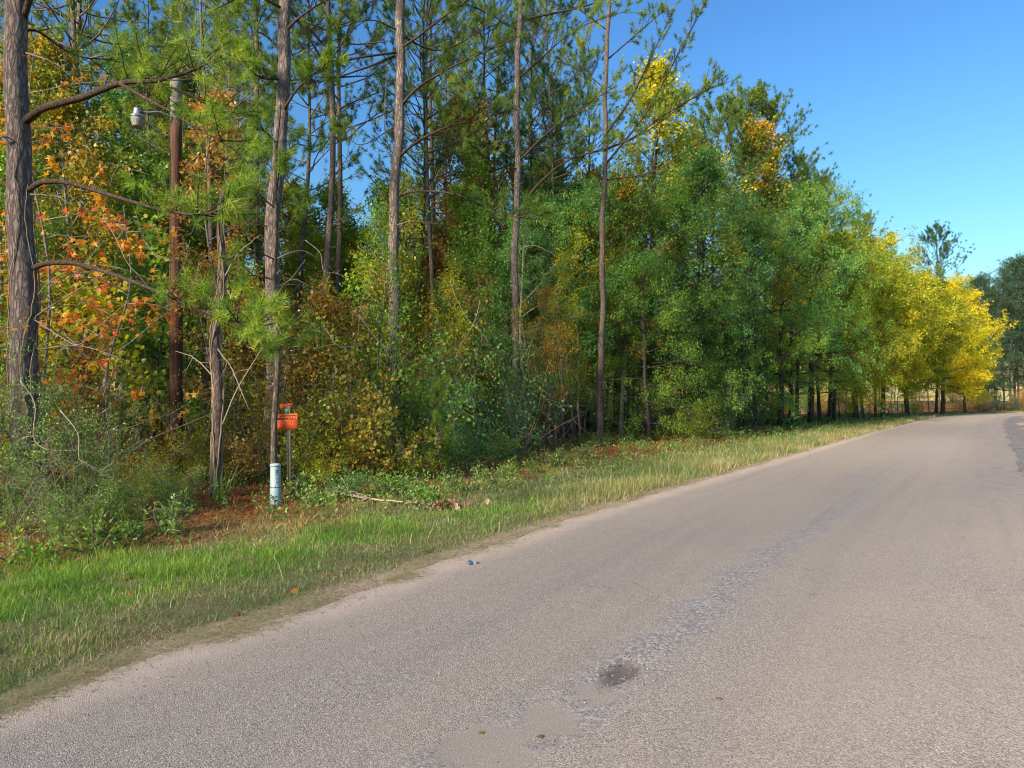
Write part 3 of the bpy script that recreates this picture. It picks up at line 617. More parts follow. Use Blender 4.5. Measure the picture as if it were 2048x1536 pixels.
V['golden'] = [grow(121, 14.5, .24, .24, 6.2, 50, 10, 7, 15, .19, .5, el=(0, 55), droop=.1, gauss=.14, twig=.7),
               grow(122, 13, .2, .26, 5.4, 46, 10, 7, 15, .19, .5, el=(0, 55), droop=.1, gauss=.14, twig=.7)]
V['pine'] = [pine(131, 21, .13, .50, 3.0, 44, 5, 52), pine(132, 19, .12, .42, 3.3, 46, 5, 52), pine(133, 23, .14, .52, 3.1, 46, 5, 52), pine(134, 17, .10, .36, 2.8, 42, 5, 52)]
V['crownpine'] = [pine(135, 21, .15, .58, 4.0, 52, 7, 44, .25, .02, el=(0, 62)), pine(136, 19, .14, .52, 3.8, 52, 7, 44, .25, .02, el=(0, 62)), pine(137, 22, .15, .62, 3.7, 50, 7, 44, .25, .02, el=(5, 60))]
V['slim'] = [grow(141, 11, .06, .45, 1.3, 16, 4, 4, 9, .11, .6, el=(20, 60), gauss=.12, wig=.35, k=5), grow(142, 9, .05, .4, 1.2, 14, 4, 4, 9, .10, .6, el=(20, 60), gauss=.12, wig=.45, k=5, lean=(.5,.2)),
             grow(143, 7, .04, .35, 1.1, 12, 4, 4, 9, .10, .6, el=(15, 60), gauss=.12, wig=.5, k=5, lean=(-.6,.1))]
V['sapling'] = [grow(151, 4.2, .03, .2, 1.3, 14, 5, 4, 7, .10, .65, 'oval', (10, 50), gauss=.08, k=5, wig=.3), grow(152, 3.2, .022, .2, 1.0, 12, 5, 4, 7, .10, .65, 'oval', (10, 50), gauss=.08, k=5, wig=.3)]
V['yaupon'] = [shrub(161, 2.3, 1.5, 11, 8, 6, 13, .05, .45), shrub(162, 1.7, 1.5, 10, 8, 6, 13, .048, .45), shrub(163, 2.9, 1.4, 11, 9, 6, 12, .055, .45)]
V['thicket'] = [shrub(171, 2.2, 1.6, 9, 7, 4, 10, .075, .6, gauss=.09), shrub(172, 3.2, 1.6, 9, 8, 4, 10, .08, .6, gauss=.1), shrub(173, 1.4, 1.4, 9, 6, 4, 10, .07, .6, gauss=.08)]
V['bare'] = [shrub(181, 2.0, 1.5, 9, 8, 5, 4, .05, .5, bare=.88), shrub(182, 2.8, 1.4, 8, 9, 5, 4, .05, .5, bare=.9)]
V['bigleaf'] = [shrub(191, 1.9, 1.2, 9, 7, 4, 7, .085, .5, 'oval', gauss=.07)]
V['forb'] = [shrub(201, .55, .4, 7, 4, 2, 9, .06, .45, gauss=.03), shrub(202, .4, .5, 8, 4, 2, 9, .06, .5, gauss=.03, flat=15)]
V['babypine'] = [pine(211, 3.4, .035, .12, .75, 20, 3, 70, .17, .006, k=6, dead=0, el=(25, 70))]

WOODY = ('trunk', 'stem')
def plant(kind, name, x, y, label, cat, group=None, leaf=None, bark=None, sc=1.0, rz=None, v=None, z=None):
    vs_ = V[kind]; p = vs_[int(rng.integers(len(vs_))) if v is None else v % len(vs_)]
    t = thing(name, label, cat, (x, y, (float(gz(x, y)) if z is None else z) - .03), rng.uniform(0, 6.28) if rz is None else rz, sc, group)
    for pn, me in p.items():
        if pn in WOODY: part(pn, me, t, M[bark] if bark else None)
        else: part(pn, me, t, M[leaf] if leaf else None)
    return t
# ---------------------------------------------------------------- the pines whose limbs the photograph shows one by one
def px_pine(name, label, d, trunk, r0, r1, limbs, leaf, tuft=(95, .18, .006), seed=0, dead=(), bark='bark_pine', top=None, dens=1.0):
    """trunk: (px, py) points; limbs: (points (px, py, depth offset), start radius, first tuft at, twig length)"""
    rg = np.random.default_rng(seed); base = P(*trunk[-1], d); base[2] = float(gz(base[0], base[1])) - .05
    pts = [P(px, py, d) for px, py in trunk[:-1]][::-1]; pts = [base] + pts + [pts[-1] + (pts[-1]-pts[-2])/np.linalg.norm(pts[-1]-pts[-2])*(top or 5)]
    t = thing(name, label, 'tree', base); path = spline(np.array(pts) - base, 40); hh = path[:, 2]; ph = rg.uniform(0, 6.28, 3); env = np.clip(hh/2, 0, 1)
    path[:, 0] += env*(.035*np.sin(hh*1.1 + ph[0]) + .02*np.sin(hh*2.7 + ph[1])); path[:, 1] += env*.04*np.sin(hh*.9 + ph[2])
    mb = MB(); f = np.linspace(0, 1, 40); tube(mb, path, (r0 + (r1-r0)*f)*(1 + .3*np.exp(-f*30)), 18, (1,0,0), jit=.025, rg=rg)
    part('trunk', mb.mesh('trunk', M[bark], True), t)
    cen, dr = [], []
    for lp, lr, f0, tl in limbs:
        p = spline(np.array([P(a, b, d + c) for a, b, c in lp]) - base, 16)
        p = p + np.cumsum(rg.normal(0, .006, p.shape), 0)
        mb = MB(); tube(mb, p, np.linspace(lr, lr*.22, 16), 8, jit=.05, rg=rg); Lb = np.linalg.norm(np.diff(p, axis=0), axis=1).sum()
        nt = max(3, int(Lb*6.5*dens)) if f0 < 1 else 0
        for j in range(nt):
            u = f0 + (.99-f0)*(j + rg.random())/nt; q = at_path(p, u); ax = nrm(p[min(int(u*15)+1, 15)]-p[min(int(u*15), 14)])
            s = branch(rg, q, nrm(ax*.8 + rand_dirs(rg, 1)[0]*.8 + np.array((0,0,.3))), tl*rg.uniform(.4, 1.2), 5, .5, .14); tube(mb, s, np.linspace(.010, .005, 5), 4, rg=rg)
            cen.append(s[-1]); dr.append(s[-1]-s[-2])
            if rg.random() < .7: cen.append(s[3]); dr.append(rand_dirs(rg, 1, .5)[0])
            if rg.random() < .5:
                s2 = branch(rg, s[2], nrm(ax + rand_dirs(rg, 1)[0]), tl*.5, 4, .5, .14); tube(mb, s2, np.linspace(.007, .004, 4), 3, rg=rg); cen.append(s2[-1]); dr.append(s2[-1]-s2[-2])
        if f0 < 1: cen.append(p[-1]); dr.append(p[-1]-p[-2])
        part('limb', mb.mesh('limb', M['bark_limb'], True), t)
    for dp in dead:
        p = spline(np.array([P(a, b, d + c) for a, b, c in dp]) - base, 10); mb = MB(); p = p + np.cumsum(rg.normal(0, .008, p.shape), 0)
        tube(mb, p, np.linspace(.018, .004, 10), 5, rg=rg)
        for j in range(4):
            q = at_path(p, rg.uniform(.3, .95)); tube(mb, branch(rg, q, rand_dirs(rg, 1)[0], rg.uniform(.15, .5), 4, 0, .2), np.linspace(.007, .002, 4), 3, rg=rg)
        part('dead_twig', mb.mesh('dead_twig', M['twig'], True), t)
    mb = MB(); needles(mb, rg, np.array(cen), np.array(dr), tuft[0], tuft[1], tuft[2], (12, 85), .2); part('crown', mb.mesh('crown', M[leaf]), t)
    return t, path, base

tA, pathA, baseA = px_pine('pine_tree', 'large grey plated pine trunk at the left edge with three arching limbs', 10.8,
    [(22,-350),(30,0),(34,200),(40,400),(44,600),(50,800),(52,1020)], .20, .13,
    [([(52,240,0),(90,215,-.3),(160,195,-.7),(240,165,-1.1),(310,160,-1.4),(380,138,-1.6),(440,108,-1.8)], .062, .42, .75),
     ([(240,168,-1.1),(290,195,-1.3),(350,226,-1.5),(430,275,-1.7),(500,310,-1.9)], .028, .35, .6),
     ([(300,160,-1.4),(370,190,-1.2),(440,225,-1.1),(520,240,-1.0)], .022, .35, .6),
     ([(58,380,0),(80,370,-.3),(115,366,-.6),(200,387,-1.1),(300,415,-1.6),(400,430,-1.9),(470,405,-2.1)], .045, .62, .5),
     ([(66,535,0),(100,524,-.4),(150,524,-.7),(230,548,-1.2),(330,588,-1.7),(450,636,-2.2),(520,648,-2.5)], .045, .66, .5),
     ([(30,90,0),(70,60,.3),(150,110,.8),(230,120,1.2)], .03, .35, .6),
     ([(45,40,0),(90,-60,-.4),(200,-120,-.8),(330,-140,-1.2)], .05, .4, .7)],
    'needle_bright', (80, .18, .0055), 5,
    [[(50,105,0),(100,120,-.3),(140,150,-.4)],[(60,390,0),(110,395,-.2),(140,412,-.3)],[(60,640,0),(130,600,-.3),(200,560,-.5)],[(50,300,0),(15,280,-.2),(-20,300,-.3)],[(62,700,0),(160,690,-.4),(260,720,-.6)]], dens=.8)
px_pine('pine_tree', 'tall grey pine with long dark limbs reaching over the wood, right of the pole', 20,
    [(812,-300),(803,0),(799,200),(790,400),(787,580),(785,760),(783,919)], .175, .10,
    [([(800,312,0),(830,285,-.8),(880,258,-1.4),(940,238,-2),(1010,222,-2.4)], .05, .42, .8),
     ([(800,215,0),(840,170,-.6),(890,140,-1.1),(960,110,-1.6),(1050,70,-2)], .045, .4, .9),
     ([(802,390,0),(830,384,-.4),(880,386,-1),(930,398,-1.5),(1000,432,-2.1),(1060,440,-2.4)], .042, .5, .8),
     ([(790,112,0),(720,140,-1),(640,165,-1.6),(540,170,-2.2)], .035, .5, .6), ([(795,250,0),(720,290,.4),(670,250,1)], .02, .6, .5),
     ([(795,105,0),(700,120,-1.2),(600,160,-2.2),(500,158,-3)], .034, .55, .6),
     ([(803,95,0),(850,60,-.7),(910,15,-1.2),(980,-30,-1.6)], .04, .4, .8), ([(795,60,0),(740,40,-.6),(660,60,-1.2)], .025, .5, .5),
     ([(800,70,0),(880,100,.8),(960,60,1.6),(1010,40,2.2)], .035, .35, .8),
     ([(795,-20,0),(860,-80,-1),(980,-120,-2)], .04, .3, .9), ([(795,-60,0),(700,-120,-1),(600,-160,-2)], .04, .3, .9)],
    'needle', (95, .19, .0085), 6, [[(790,450,0),(830,438,-.4),(880,445,-.7)],[(788,330,0),(770,250,-.4),(778,120,-.6)],[(786,420,0),(755,380,-.3),(735,370,-.4)]], dens=.8)
px_pine('pine_tree', 'dark limbed pine mid picture whose crown spreads up to the open sky', 24,
    [(1044,-260),(1038,0),(1035,200),(1033,400),(1030,600),(1028,780),(1026,899)], .135, .08,
    [([(1040,320,0),(1090,270,-1),(1150,225,-1.6),(1230,175,-2)], .045, .35, .9),
     ([(1042,420,0),(1075,370,-.5),(1140,320,-1.2),(1250,285,-1.8),(1330,230,-2),(1430,170,-2.2)], .05, .4, .9),
     ([(1040,155,0),(1080,120,-.6),(1150,60,-1.2),(1260,20,-1.6)], .04, .4, .9), ([(1042,300,0),(1120,290,.8),(1200,260,1.5)], .03, .4, .8),
     ([(1040,340,0),(980,320,-.5),(930,290,-1)], .025, .4, .7), ([(1036,220,0),(970,200,1),(920,170,1.5)], .03, .4, .8), ([(1036,60,0),(960,20,-1),(900,0,-1.5)], .035, .35, .8),
     ([(1034,435,0),(1060,428,-.6),(1100,440,-1.2)], .025, .3, .6), ([(1040,0,0),(1150,-60,-1),(1300,-110,-2)], .05, .3, 1), ([(1040,40,0),(1180,10,.8),(1320,-40,1.6)], .045, .3, 1)],
    'needle', (85, .19, .0095), 7, [[(1036,500,0),(1070,490,-.4),(1110,510,-.7)],[(1033,600,0),(1000,580,-.4),(970,590,-.6)]], dens=.8)
px_pine('pine_tree', 'slim forked pine leaning towards the sky gap with feathery upper branches', 27,
    [(1225,-220),(1216,0),(1212,200),(1207,400),(1204,600),(1202,760),(1200,886)], .12, .06,
    [([(1210,270,0),(1260,200,-.8),(1300,120,-1.4),(1345,20,-1.8)], .05, .3, .8), ([(1210,330,0),(1290,230,-.5),(1350,120,-1),(1415,0,-1.2)], .05, .35, .8),
     ([(1212,300,0),(1300,260,.6),(1380,200,1),(1450,165,1.2)], .035, .35, .7), ([(1212,360,0),(1310,340,-.5),(1400,280,-.8),(1470,220,-1)], .035, .4, .7),
     ([(1210,180,0),(1160,140,.5),(1110,120,1)], .03, .4, .7), ([(1214,120,0),(1270,70,.8),(1330,20,1.4)], .035, .3, .7), ([(1214,60,0),(1160,20,-.5),(1110,10,-1)], .03, .3, .7)],
    'needle', (60, .18, .0105), 8, [], 'bark_slim', dens=.8)
px_pine('pine_tree', 'thick grey pine trunk leaning right behind the orange warning sign', 16,
    [(590,-300),(574,0),(563,230),(548,420),(545,600),(545,760),(544,949)], .185, .115,
    [([(560,230,0),(600,170,-.6),(660,120,-1.2)], .035, .5, .5), ([(570,60,0),(620,20,-.5),(690,-20,-1)], .035, .4, .6), ([(572,20,0),(500,-10,-.6),(430,20,-1.2)], .035, .35, .7), ([(566,160,0),(510,150,-.6),(470,90,-1)], .03, .4, .6), ([(572,-60,0),(640,-120,-1),(720,-150,-2)], .04, .3, .8)],
    'needle_bright', (95, .18, .0075), 9, [[(546,460,0),(500,440,-.4),(450,460,-.7)],[(546,520,0),(600,500,-.4),(640,520,-.6)],[(545,600,0),(590,560,-.5),(660,600,-.9)]])
px_pine('young_pine', 'young pine with big shaggy needle tufts standing behind the blue grey pedestal', 12.2,
    [(556,240),(553,420),(551,600),(548,760),(547,990)], .055, .022,
    [([(549,700,0),(520,690,-.2),(480,665,-.4)], .014, .3, .35), ([(549,700,0),(580,680,-.2),(625,660,-.4)], .014, .3, .35), ([(549,680,0),(545,690,-.5),(540,700,-.9)], .014, .3, .3),
     ([(550,560,0),(500,545,.2),(455,560,.4)], .014, .4, .35), ([(551,520,0),(500,500,-.3),(450,520,-.5)], .014, .4, .35), ([(552,470,0),(600,425,-.3),(622,395,-.4)], .014, .4, .35),
     ([(553,420,0),(510,380,-.3),(480,345,-.5)], .016, .3, .4), ([(554,380,0),(560,340,-.5),(575,320,-.9)], .016, .3, .4), ([(554,360,0),(520,310,.2),(470,300,.5)], .016, .3, .4), ([(555,320,0),(590,290,.3),(620,300,.6)], .014, .3, .4), ([(555,290,0),(530,260,-.3),(500,250,-.5)], .014, .3, .4)],
    'needle_bright', (85, .2, .006), 10, [], 'bark_slim', .25, .85)

# vines creeping up the big pine's trunk: hold on to the tree, so parts of it
rg = np.random.default_rng(50)
for kk in range(6):
    f = np.linspace(.02, rg.uniform(.35, .7), 40); p = np.array([at_path(pathA, a) for a in f]); ph = rg.uniform(0, 6.28); tw = rg.uniform(2, 7)
    rad = .215 - .05*f; th = ph + tw*f + .3*np.sin(f*30 + ph); p = p + np.stack([np.cos(th)*rad, np.sin(th)*rad, 0*f], -1); p = p + rg.normal(0, .006, p.shape)
    mb = MB(); tube(mb, p, np.linspace(.012, .005, 40), 5, (1,0,0), rg=rg); part('vine', mb.mesh('vine', M['vine'], True), tA)

# vine wrapped snag in front of the pole
b = np.array((wx(428, 11.9), 11.9, float(gz(wx(428, 11.9), 11.9)) - .05))
t = thing('tree_snag', 'thin vine wrapped dead trunk between the utility pole and the warning sign', 'dead tree', b)
path = spline(np.array([b, P(433,900,11.9), P(436,780,11.9), P(430,680,11.9), P(441,590,11.9), P(446,530,11.9), P(440,440,11.9), P(446,380,11.9)]) - b, 40)
mb = MB(); tube(mb, path, np.linspace(.095, .045, 40), 10, (1,0,0), jit=.09, rg=rg); part('trunk', mb.mesh('trunk', M['bark_slim'], True), t)
for kk in range(7):
    f = np.linspace(0, .8 + .2*rg.random(), 50); p = np.array([at_path(path, a) for a in f]); th = rg.uniform(0, 6.28) + rg.uniform(-6, 9)*f; rad = .10 - .045*f
    p = p + np.stack([np.cos(th)*rad, np.sin(th)*rad, 0*f], -1) + rg.normal(0, .006, p.shape); mb = MB(); tube(mb, p, np.linspace(.014, .005, 50), 5, (1,0,0), rg=rg); part('vine', mb.mesh('vine', M['vine'], True), t)
for a, e_ in ((P(560,640,11.7), 7), (P(350,700,12.2), 12), (P(520,470,11.5), 25), (P(500,820,11.6), 16), (P(380,560,12), 20)):
    p = spline(np.array([path[e_], (path[e_] + a - b)/2 + (0,0,.12), a - b]), 9); mb = MB(); tube(mb, p + rg.normal(0, .012, p.shape), np.linspace(.013, .004, 9), 5, rg=rg)
    for j in range(4): tube(mb, branch(rg, at_path(p, rg.uniform(.3, .95)), rand_dirs(rg, 1)[0], rg.uniform(.15, .45), 4, 0, .2), np.linspace(.006, .002, 4), 3, rg=rg)
    part('dead_twig', mb.mesh('dead_twig', M['twig_pale'], True), t)

# ---------------------------------------------------------------- named trees of the front rows: (kind, px, depth, ...)
FRONT = [
 ('pine','pine_tree',522,23,'needle','bark_pine',1.1,0,'straight pine trunk left of the leaning one, behind the warning sign'),
 ('pine','pine_tree',549,30,'needle','bark_slim',.95,3,'very thin pine seen between two thicker trunks above the sign'),
 ('pine','pine_tree',602,25,'needle','bark_slim',1.0,1,'slim brown pine just right of the leaning grey trunk'),
 ('pine','pine_tree',641,23,'needle','bark_slim',1.05,2,'tall bare reddish pine trunk, left one of the close pair against blue sky'),
 ('pine','pine_tree',669,25,'needle','bark_slim',1.05,0,'tall bare reddish pine trunk, right one of the close pair against blue sky'),
 ('pine','pine_tree',870,27,'needle','bark_slim',1.0,1,'slim pine standing between the two big limbed pines'),
 ('pine','pine_tree',410,19,'needle','bark_pine',.95,3,'grey pine trunk rising just right of the utility pole'),
 ('pine','pine_tree',152,22,'needle','bark_pine',1.0,2,'grey pine behind the orange leaves beside the big left trunk'),
 ('pine','pine_tree',1105,30,'needle_dark','bark_dark',.95,0,'dark straight pine right of the mid picture pine'),
 ('pine','pine_tree',1165,34,'needle','bark_dark',1.0,1,'dark pine partly hidden by the green oak at the wood edge'),
 ('gum','leafy_tree',1243,31,'leaf_mixed','bark_grey',.9,0,'pale ringed hardwood trunk under the green canopy'),
 ('oak','oak_tree',1298,28.5,'leaf_green','bark_dark',.86,2,'smooth grey leaning oak at the grass edge with low spreading boughs'),
 ('oak','oak_tree',1050,27,'leaf_teal','bark_grey',.82,0,'pale blotched oak trunk hung with drooping twigs left of centre gap'),
 ('slim','slender_tree',1130,26.5,'leaf_lime','bark_grey',.7,0,'thin grey sapling with yellow green leaves at the grass edge'),
 ('slim','slender_tree',1150,27,'leaf_yellow','bark_grey',.62,1,'thin leaning sapling just right of the yellow green one'),
 ('edge','oak_tree',1110,30,'leaf_teal','bark_dark',.85,0,'blue green oak with drooping twigs left of the dark opening'),
 ('edge','oak_tree',1205,32,'leaf_teal','bark_dark',.95,0,'blue green oak over the dark opening mid picture'),
 ('edge','oak_tree',1330,33,'leaf_green','bark_dark',.95,0,'dense green oak whose boughs hang over the dark opening'),
 ('edge','oak_tree',1400,35,'leaf_teal','bark_dark',1.0,2,'largest blue green oak in the middle of the wood edge'),
 ('edge','oak_tree',1490,39,'leaf_green','bark_dark',1.0,0,'green oak right of the largest blue green oak'),
 ('edge','oak_tree',1560,44,'leaf_teal','bark_dark',1.1,2,'blue green oak with level boughs before the yellowing trees'),
 ('edge','oak_tree',1620,49,'leaf_green','bark_dark',1.2,2,'green oak leaning over the verge near the board gate'),
 ('edge','oak_tree',1668,54,'leaf_lime','bark_dark',1.15,0,'yellowing oak just before the lime coloured trees'),
 ('golden','golden_tree',1660,62,'leaf_lime','bark_dark',1.2,1,'lime coloured tree behind the yellowing oak'),
 ('golden','golden_tree',1712,62,'leaf_lime','bark_dark',1.05,0,'lime yellow tree over the rail fence'),
 ('golden','golden_tree',1765,69,'leaf_lime','bark_dark',1.12,1,'second lime yellow tree, nearer the golden crowns'),
 ('golden','golden_tree',1815,74,'leaf_lime','bark_dark',1.0,0,'yellow green tree left of the big golden crown at the bend'),
 ('golden','golden_tree',1885,80,'leaf_yellow','bark_dark',1.12,1,'big golden yellow crown overhanging the road at the bend'),
 ('golden','golden_tree',1930,88,'leaf_yellow','bark_dark',.72,0,'rightmost golden yellow tree before the dark far wood'),
 ('crownpine','pine_tree',1872,92,'needle_dark','bark_dark',1.14,0,'lone tall pine rising above the golden trees'),
 ('crownpine','pine_tree',1752,70,'needle','bark_dark',.88,1,'pine top above the lime yellow trees'),
 ('crownpine','pine_tree',1725,66,'needle','bark_dark',.9,3,'pine top left of the one above the lime yellow trees'),
 ('crownpine','pine_tree',1640,54,'needle','bark_dark',.88,0,'pine whose right boughs stand out against the sky over the yellowing oaks'),
 ('crownpine','pine_tree',1596,50,'needle','bark_dark',.98,1,'second pine from the top of the sky slope'),
 ('crownpine','pine_tree',1535,46,'needle','bark_dark',.97,2,'highest pine top on the sky slope right of the feathery branches'),
 ('crownpine','pine_tree',1492,45,'needle','bark_dark',1.0,0,'pine top just left of the highest one on the sky slope'),
 ('gum','leafy_tree',1510,43,'leaf_mixed','bark_dark',1.3,2,'amber leaved tree top under the highest pine'),
 ('gum','leafy_tree',1580,48,'leaf_yellow','bark_dark',1.25,0,'yellow tree top between the blue green oaks and the sky slope pines'),
 ('gum','leafy_tree',1400,38,'leaf_lime','bark_dark',1.25,0,'yellow green tree top left of the amber one'),
 ('gum','leafy_tree',1300,36,'leaf_lime','bark_dark',1.3,2,'tall yellow green tree behind the feathery topped pine'),
 ('pine','pine_tree',1330,38,'needle','bark_dark',.95,3,'pine crown behind the feathery topped pine'),
 ('crownpine','pine_tree',1420,41,'needle','bark_dark',.98,1,'pine crown left of the sky slope tops'),
]
for kind, nm, px, d, lf, bk, sc, v, lab in FRONT:
    plant(kind, nm, wx(px, d), d, lab, 'tree', None, lf, bk, sc, None, v)

# ---------------------------------------------------------------- the wood behind, tree by tree
AREAS = [(-90,30,'at the left picture edge'),(30,170,'just right of the big left pine'),(170,310,'behind the yard lamp'),(310,400,'behind the utility pole'),(400,500,'behind the vine wrapped snag'),(500,590,'behind the warning sign'),
         (590,700,'behind the close pair of trunks'),(700,790,'left of the tall limbed pine'),(790,880,'right of the tall limbed pine'),(880,980,'behind the little bright pine'),(980,1080,'behind the mid picture pine'),(1080,1190,'behind the yellow green sapling'),
         (1190,1280,'behind the slim forked pine'),(1280,1370,'behind the smooth grey oak'),(1370,1460,'behind the largest blue green oak'),(1460,1540,'under the highest pine top'),(1540,1640,'behind the board gate oaks'),(1640,1760,'left end of the rail fence'),(1760,2000,'behind the rail fence')]
def area(px):
    for a, b_, s in AREAS:
        if a <= px < b_: return s
    return AREAS[0][2]
KIND = {'pine': ('slender {} pine deep in the wood', 'pine_tree'), 'gum': ('{} leaved tree deep in the wood', 'leafy_tree'), 'oak': ('dense {} oak deep in the wood', 'oak_tree'), 'edge': ('', 'oak_tree'),
        'slim': ('thin pole like tree with {} leaves', 'slender_tree'), 'thicket': ('{} leafy thicket bush on the shaded floor', 'thicket_bush'), 'sapling': ('small {} leaved sapling on the shaded floor', 'sapling'), 'bare': ('bare twiggy {} bush', 'bare_bush')}
WORD = {'leaf_mixed':'amber','leaf_yellow':'golden','leaf_lime':'yellow green','leaf_green':'green','leaf_teal':'blue green','leaf_bronze':'bronze','leaf_shrub':'light green','leaf_orange':'orange','needle':'green','needle_dark':'dark green'}
placed = [(wx(f[2], f[3]), f[3]) for f in FRONT] + [(wx(p_, d_), d_) for p_, d_ in ((50,10.8),(785,20),(1028,24),(1203,27),(545,16),(350,15))]
def fill(kind, n, t0, t1, d0, d1, gap, leaves, barks, scs, pxr=(-80, 1900), hmax=None):
    k = tries = 0
    while k < n and tries < 6000:
        tries += 1; d = math.sqrt(rng.uniform(d0*d0, d1*d1)); px = rng.uniform(*pxr); x = wx(px, d); t = float(tdist(x, d))
        if not (t0 < t < t1) or (290 < px < 400 and d < 16) or (kind in ('gum','pine','oak','slim') and 190 < px < 400 and d < 18.5) or (kind == 'pine' and 570 < px < 800) or (kind in ('thicket','sapling') and 1120 < px < 1420 and t < 16) or any((x-a)**2 + (d-c)**2 < gap*gap for a, c in placed): continue
        placed.append((x, d)); k += 1
        lf = leaves[int(rng.integers(len(leaves)))]; lab = KIND[kind][0].format(WORD[lf]) + ' ' + area(px); bk = barks[int(rng.integers(len(barks)))] if barks else None
        sc = rng.uniform(*scs)
        if hmax: sc = min(sc, hmax(px, d))
        plant(kind, KIND[kind][1], x, d, lab, 'tree' if kind in ('pine','gum','oak','slim') else 'bush', lab, lf, bk, sc)
gap_h = lambda px, d: ((800 - np.interp(px, [-100, 480, 540, 800, 850, 2000], [80, 100, 300, 300, 120, 100]))/FPX*d + 1.7)/14.5
fill('gum', 12, 8.5, 22, 14, 27, 1.3, ['leaf_mixed','leaf_lime','leaf_green','leaf_mixed','leaf_teal'], ['bark_grey','bark_dark'], (.8, 1.1), (-80, 480), gap_h)
fill('gum', 36, 11, 30, 20, 48, 1.7, ['leaf_mixed','leaf_green','leaf_bronze','leaf_lime','leaf_green','leaf_mixed'], ['bark_grey','bark_dark'], (.75, 1.15), (-80, 1450), gap_h)
fill('oak', 20, 10, 30, 22, 52, 1.8, ['leaf_green','leaf_teal','leaf_lime'], None, (.7, 1.05), (300, 1700), gap_h)
fill('gum', 10, 9, 24, 45, 78, 2.2, ['leaf_yellow','leaf_lime','leaf_mixed'], ['bark_dark'], (.75, 1.05), (1400, 1850))
fill('pine', 28, 10, 34, 22, 60, 1.5, ['needle','needle','needle_dark'], ['bark_slim','bark_dark'], (.8, 1.05), (-80, 1700))
fill('pine', 7, 10, 30, 26, 44, 1.4, ['needle'], ['bark_slim','bark_dark'], (1.0, 1.2), (830, 1380))
fill('pine', 6, 9, 26, 16, 32, 1.4, ['needle'], ['bark_slim','bark_pine'], (.85, 1.1), (-60, 500))
fill('slim', 95, 9, 30, 18, 62, .8, ['leaf_mixed','leaf_yellow','leaf_green','leaf_lime','leaf_green'], ['bark_grey','bark_dark','bark_slim'], (.7, 1.2), (-40, 1760))
fill('thicket', 80, 8.5, 30, 12, 60, .9, ['leaf_green','leaf_teal','leaf_mixed','leaf_bronze','leaf_shrub'], None, (.8, 1.3), (-60, 1600))
fill('sapling', 30, 8, 20, 11, 45, .8, ['leaf_mixed','leaf_green','leaf_bronze','leaf_green','leaf_lime'], None, (.8, 1.3), (-40, 1600))
fill('bare', 22, 7.5, 20, 11, 40, .8, ['leaf_bronze'], None, (.8, 1.4), (-40, 1500))

fill('slim', 22, 7.5, 13, 13, 26, .7, ['leaf_mixed','leaf_lime','leaf_green','leaf_bronze'], ['bark_grey','bark_dark'], (.5, .85), (250, 1350))
# a second wood beyond the clearing behind
fl = 'distant tree of the second wood seen through the trunks'
for i in range(34):
    px = 560 + i*40 + rng.uniform(-15, 15); d = rng.uniform(78, 100) + max(0, (px-1200)*.05)
    plant('edge', 'oak_tree', wx(px, d), d, fl, 'tree', fl, ['leaf_bronze','leaf_lime','leaf_green','leaf_mixed'][i % 4], None, rng.uniform(.75, 1.0))

fl = 'bush at the far side of the clearing behind the trunks'
for i in range(36):
    px = 1350 + i*16 + rng.uniform(-6, 6); d = rng.uniform(94, 104)
    if float(tdist(wx(px, d), d)) > 12: plant('thicket', 'thicket_bush', wx(px, d), d, fl, 'bush', fl, ['leaf_bronze','leaf_green','leaf_lime'][i % 3], None, rng.uniform(1.3, 2.0))
# the wood runs on to the left of the frame and shades the road
k = 0
for x, y in ((-18,1),(-22,-6),(-16,-13),(-27,-2),(-20,-17),(-28,-13),(-12,-20),(-24,-25),(-33,-8),(-17,-29),(-8,-27),(-26,6)):
    kind = ('gum','edge','pine')[k % 3]; k += 1; lab = 'tree of the same wood standing left of the big pine'
    plant(kind, KIND[kind][1], x, y, lab, 'tree', lab, {'gum':'leaf_mixed','edge':'leaf_green','pine':'needle'}[kind], None, rng.uniform(.95, 1.15))

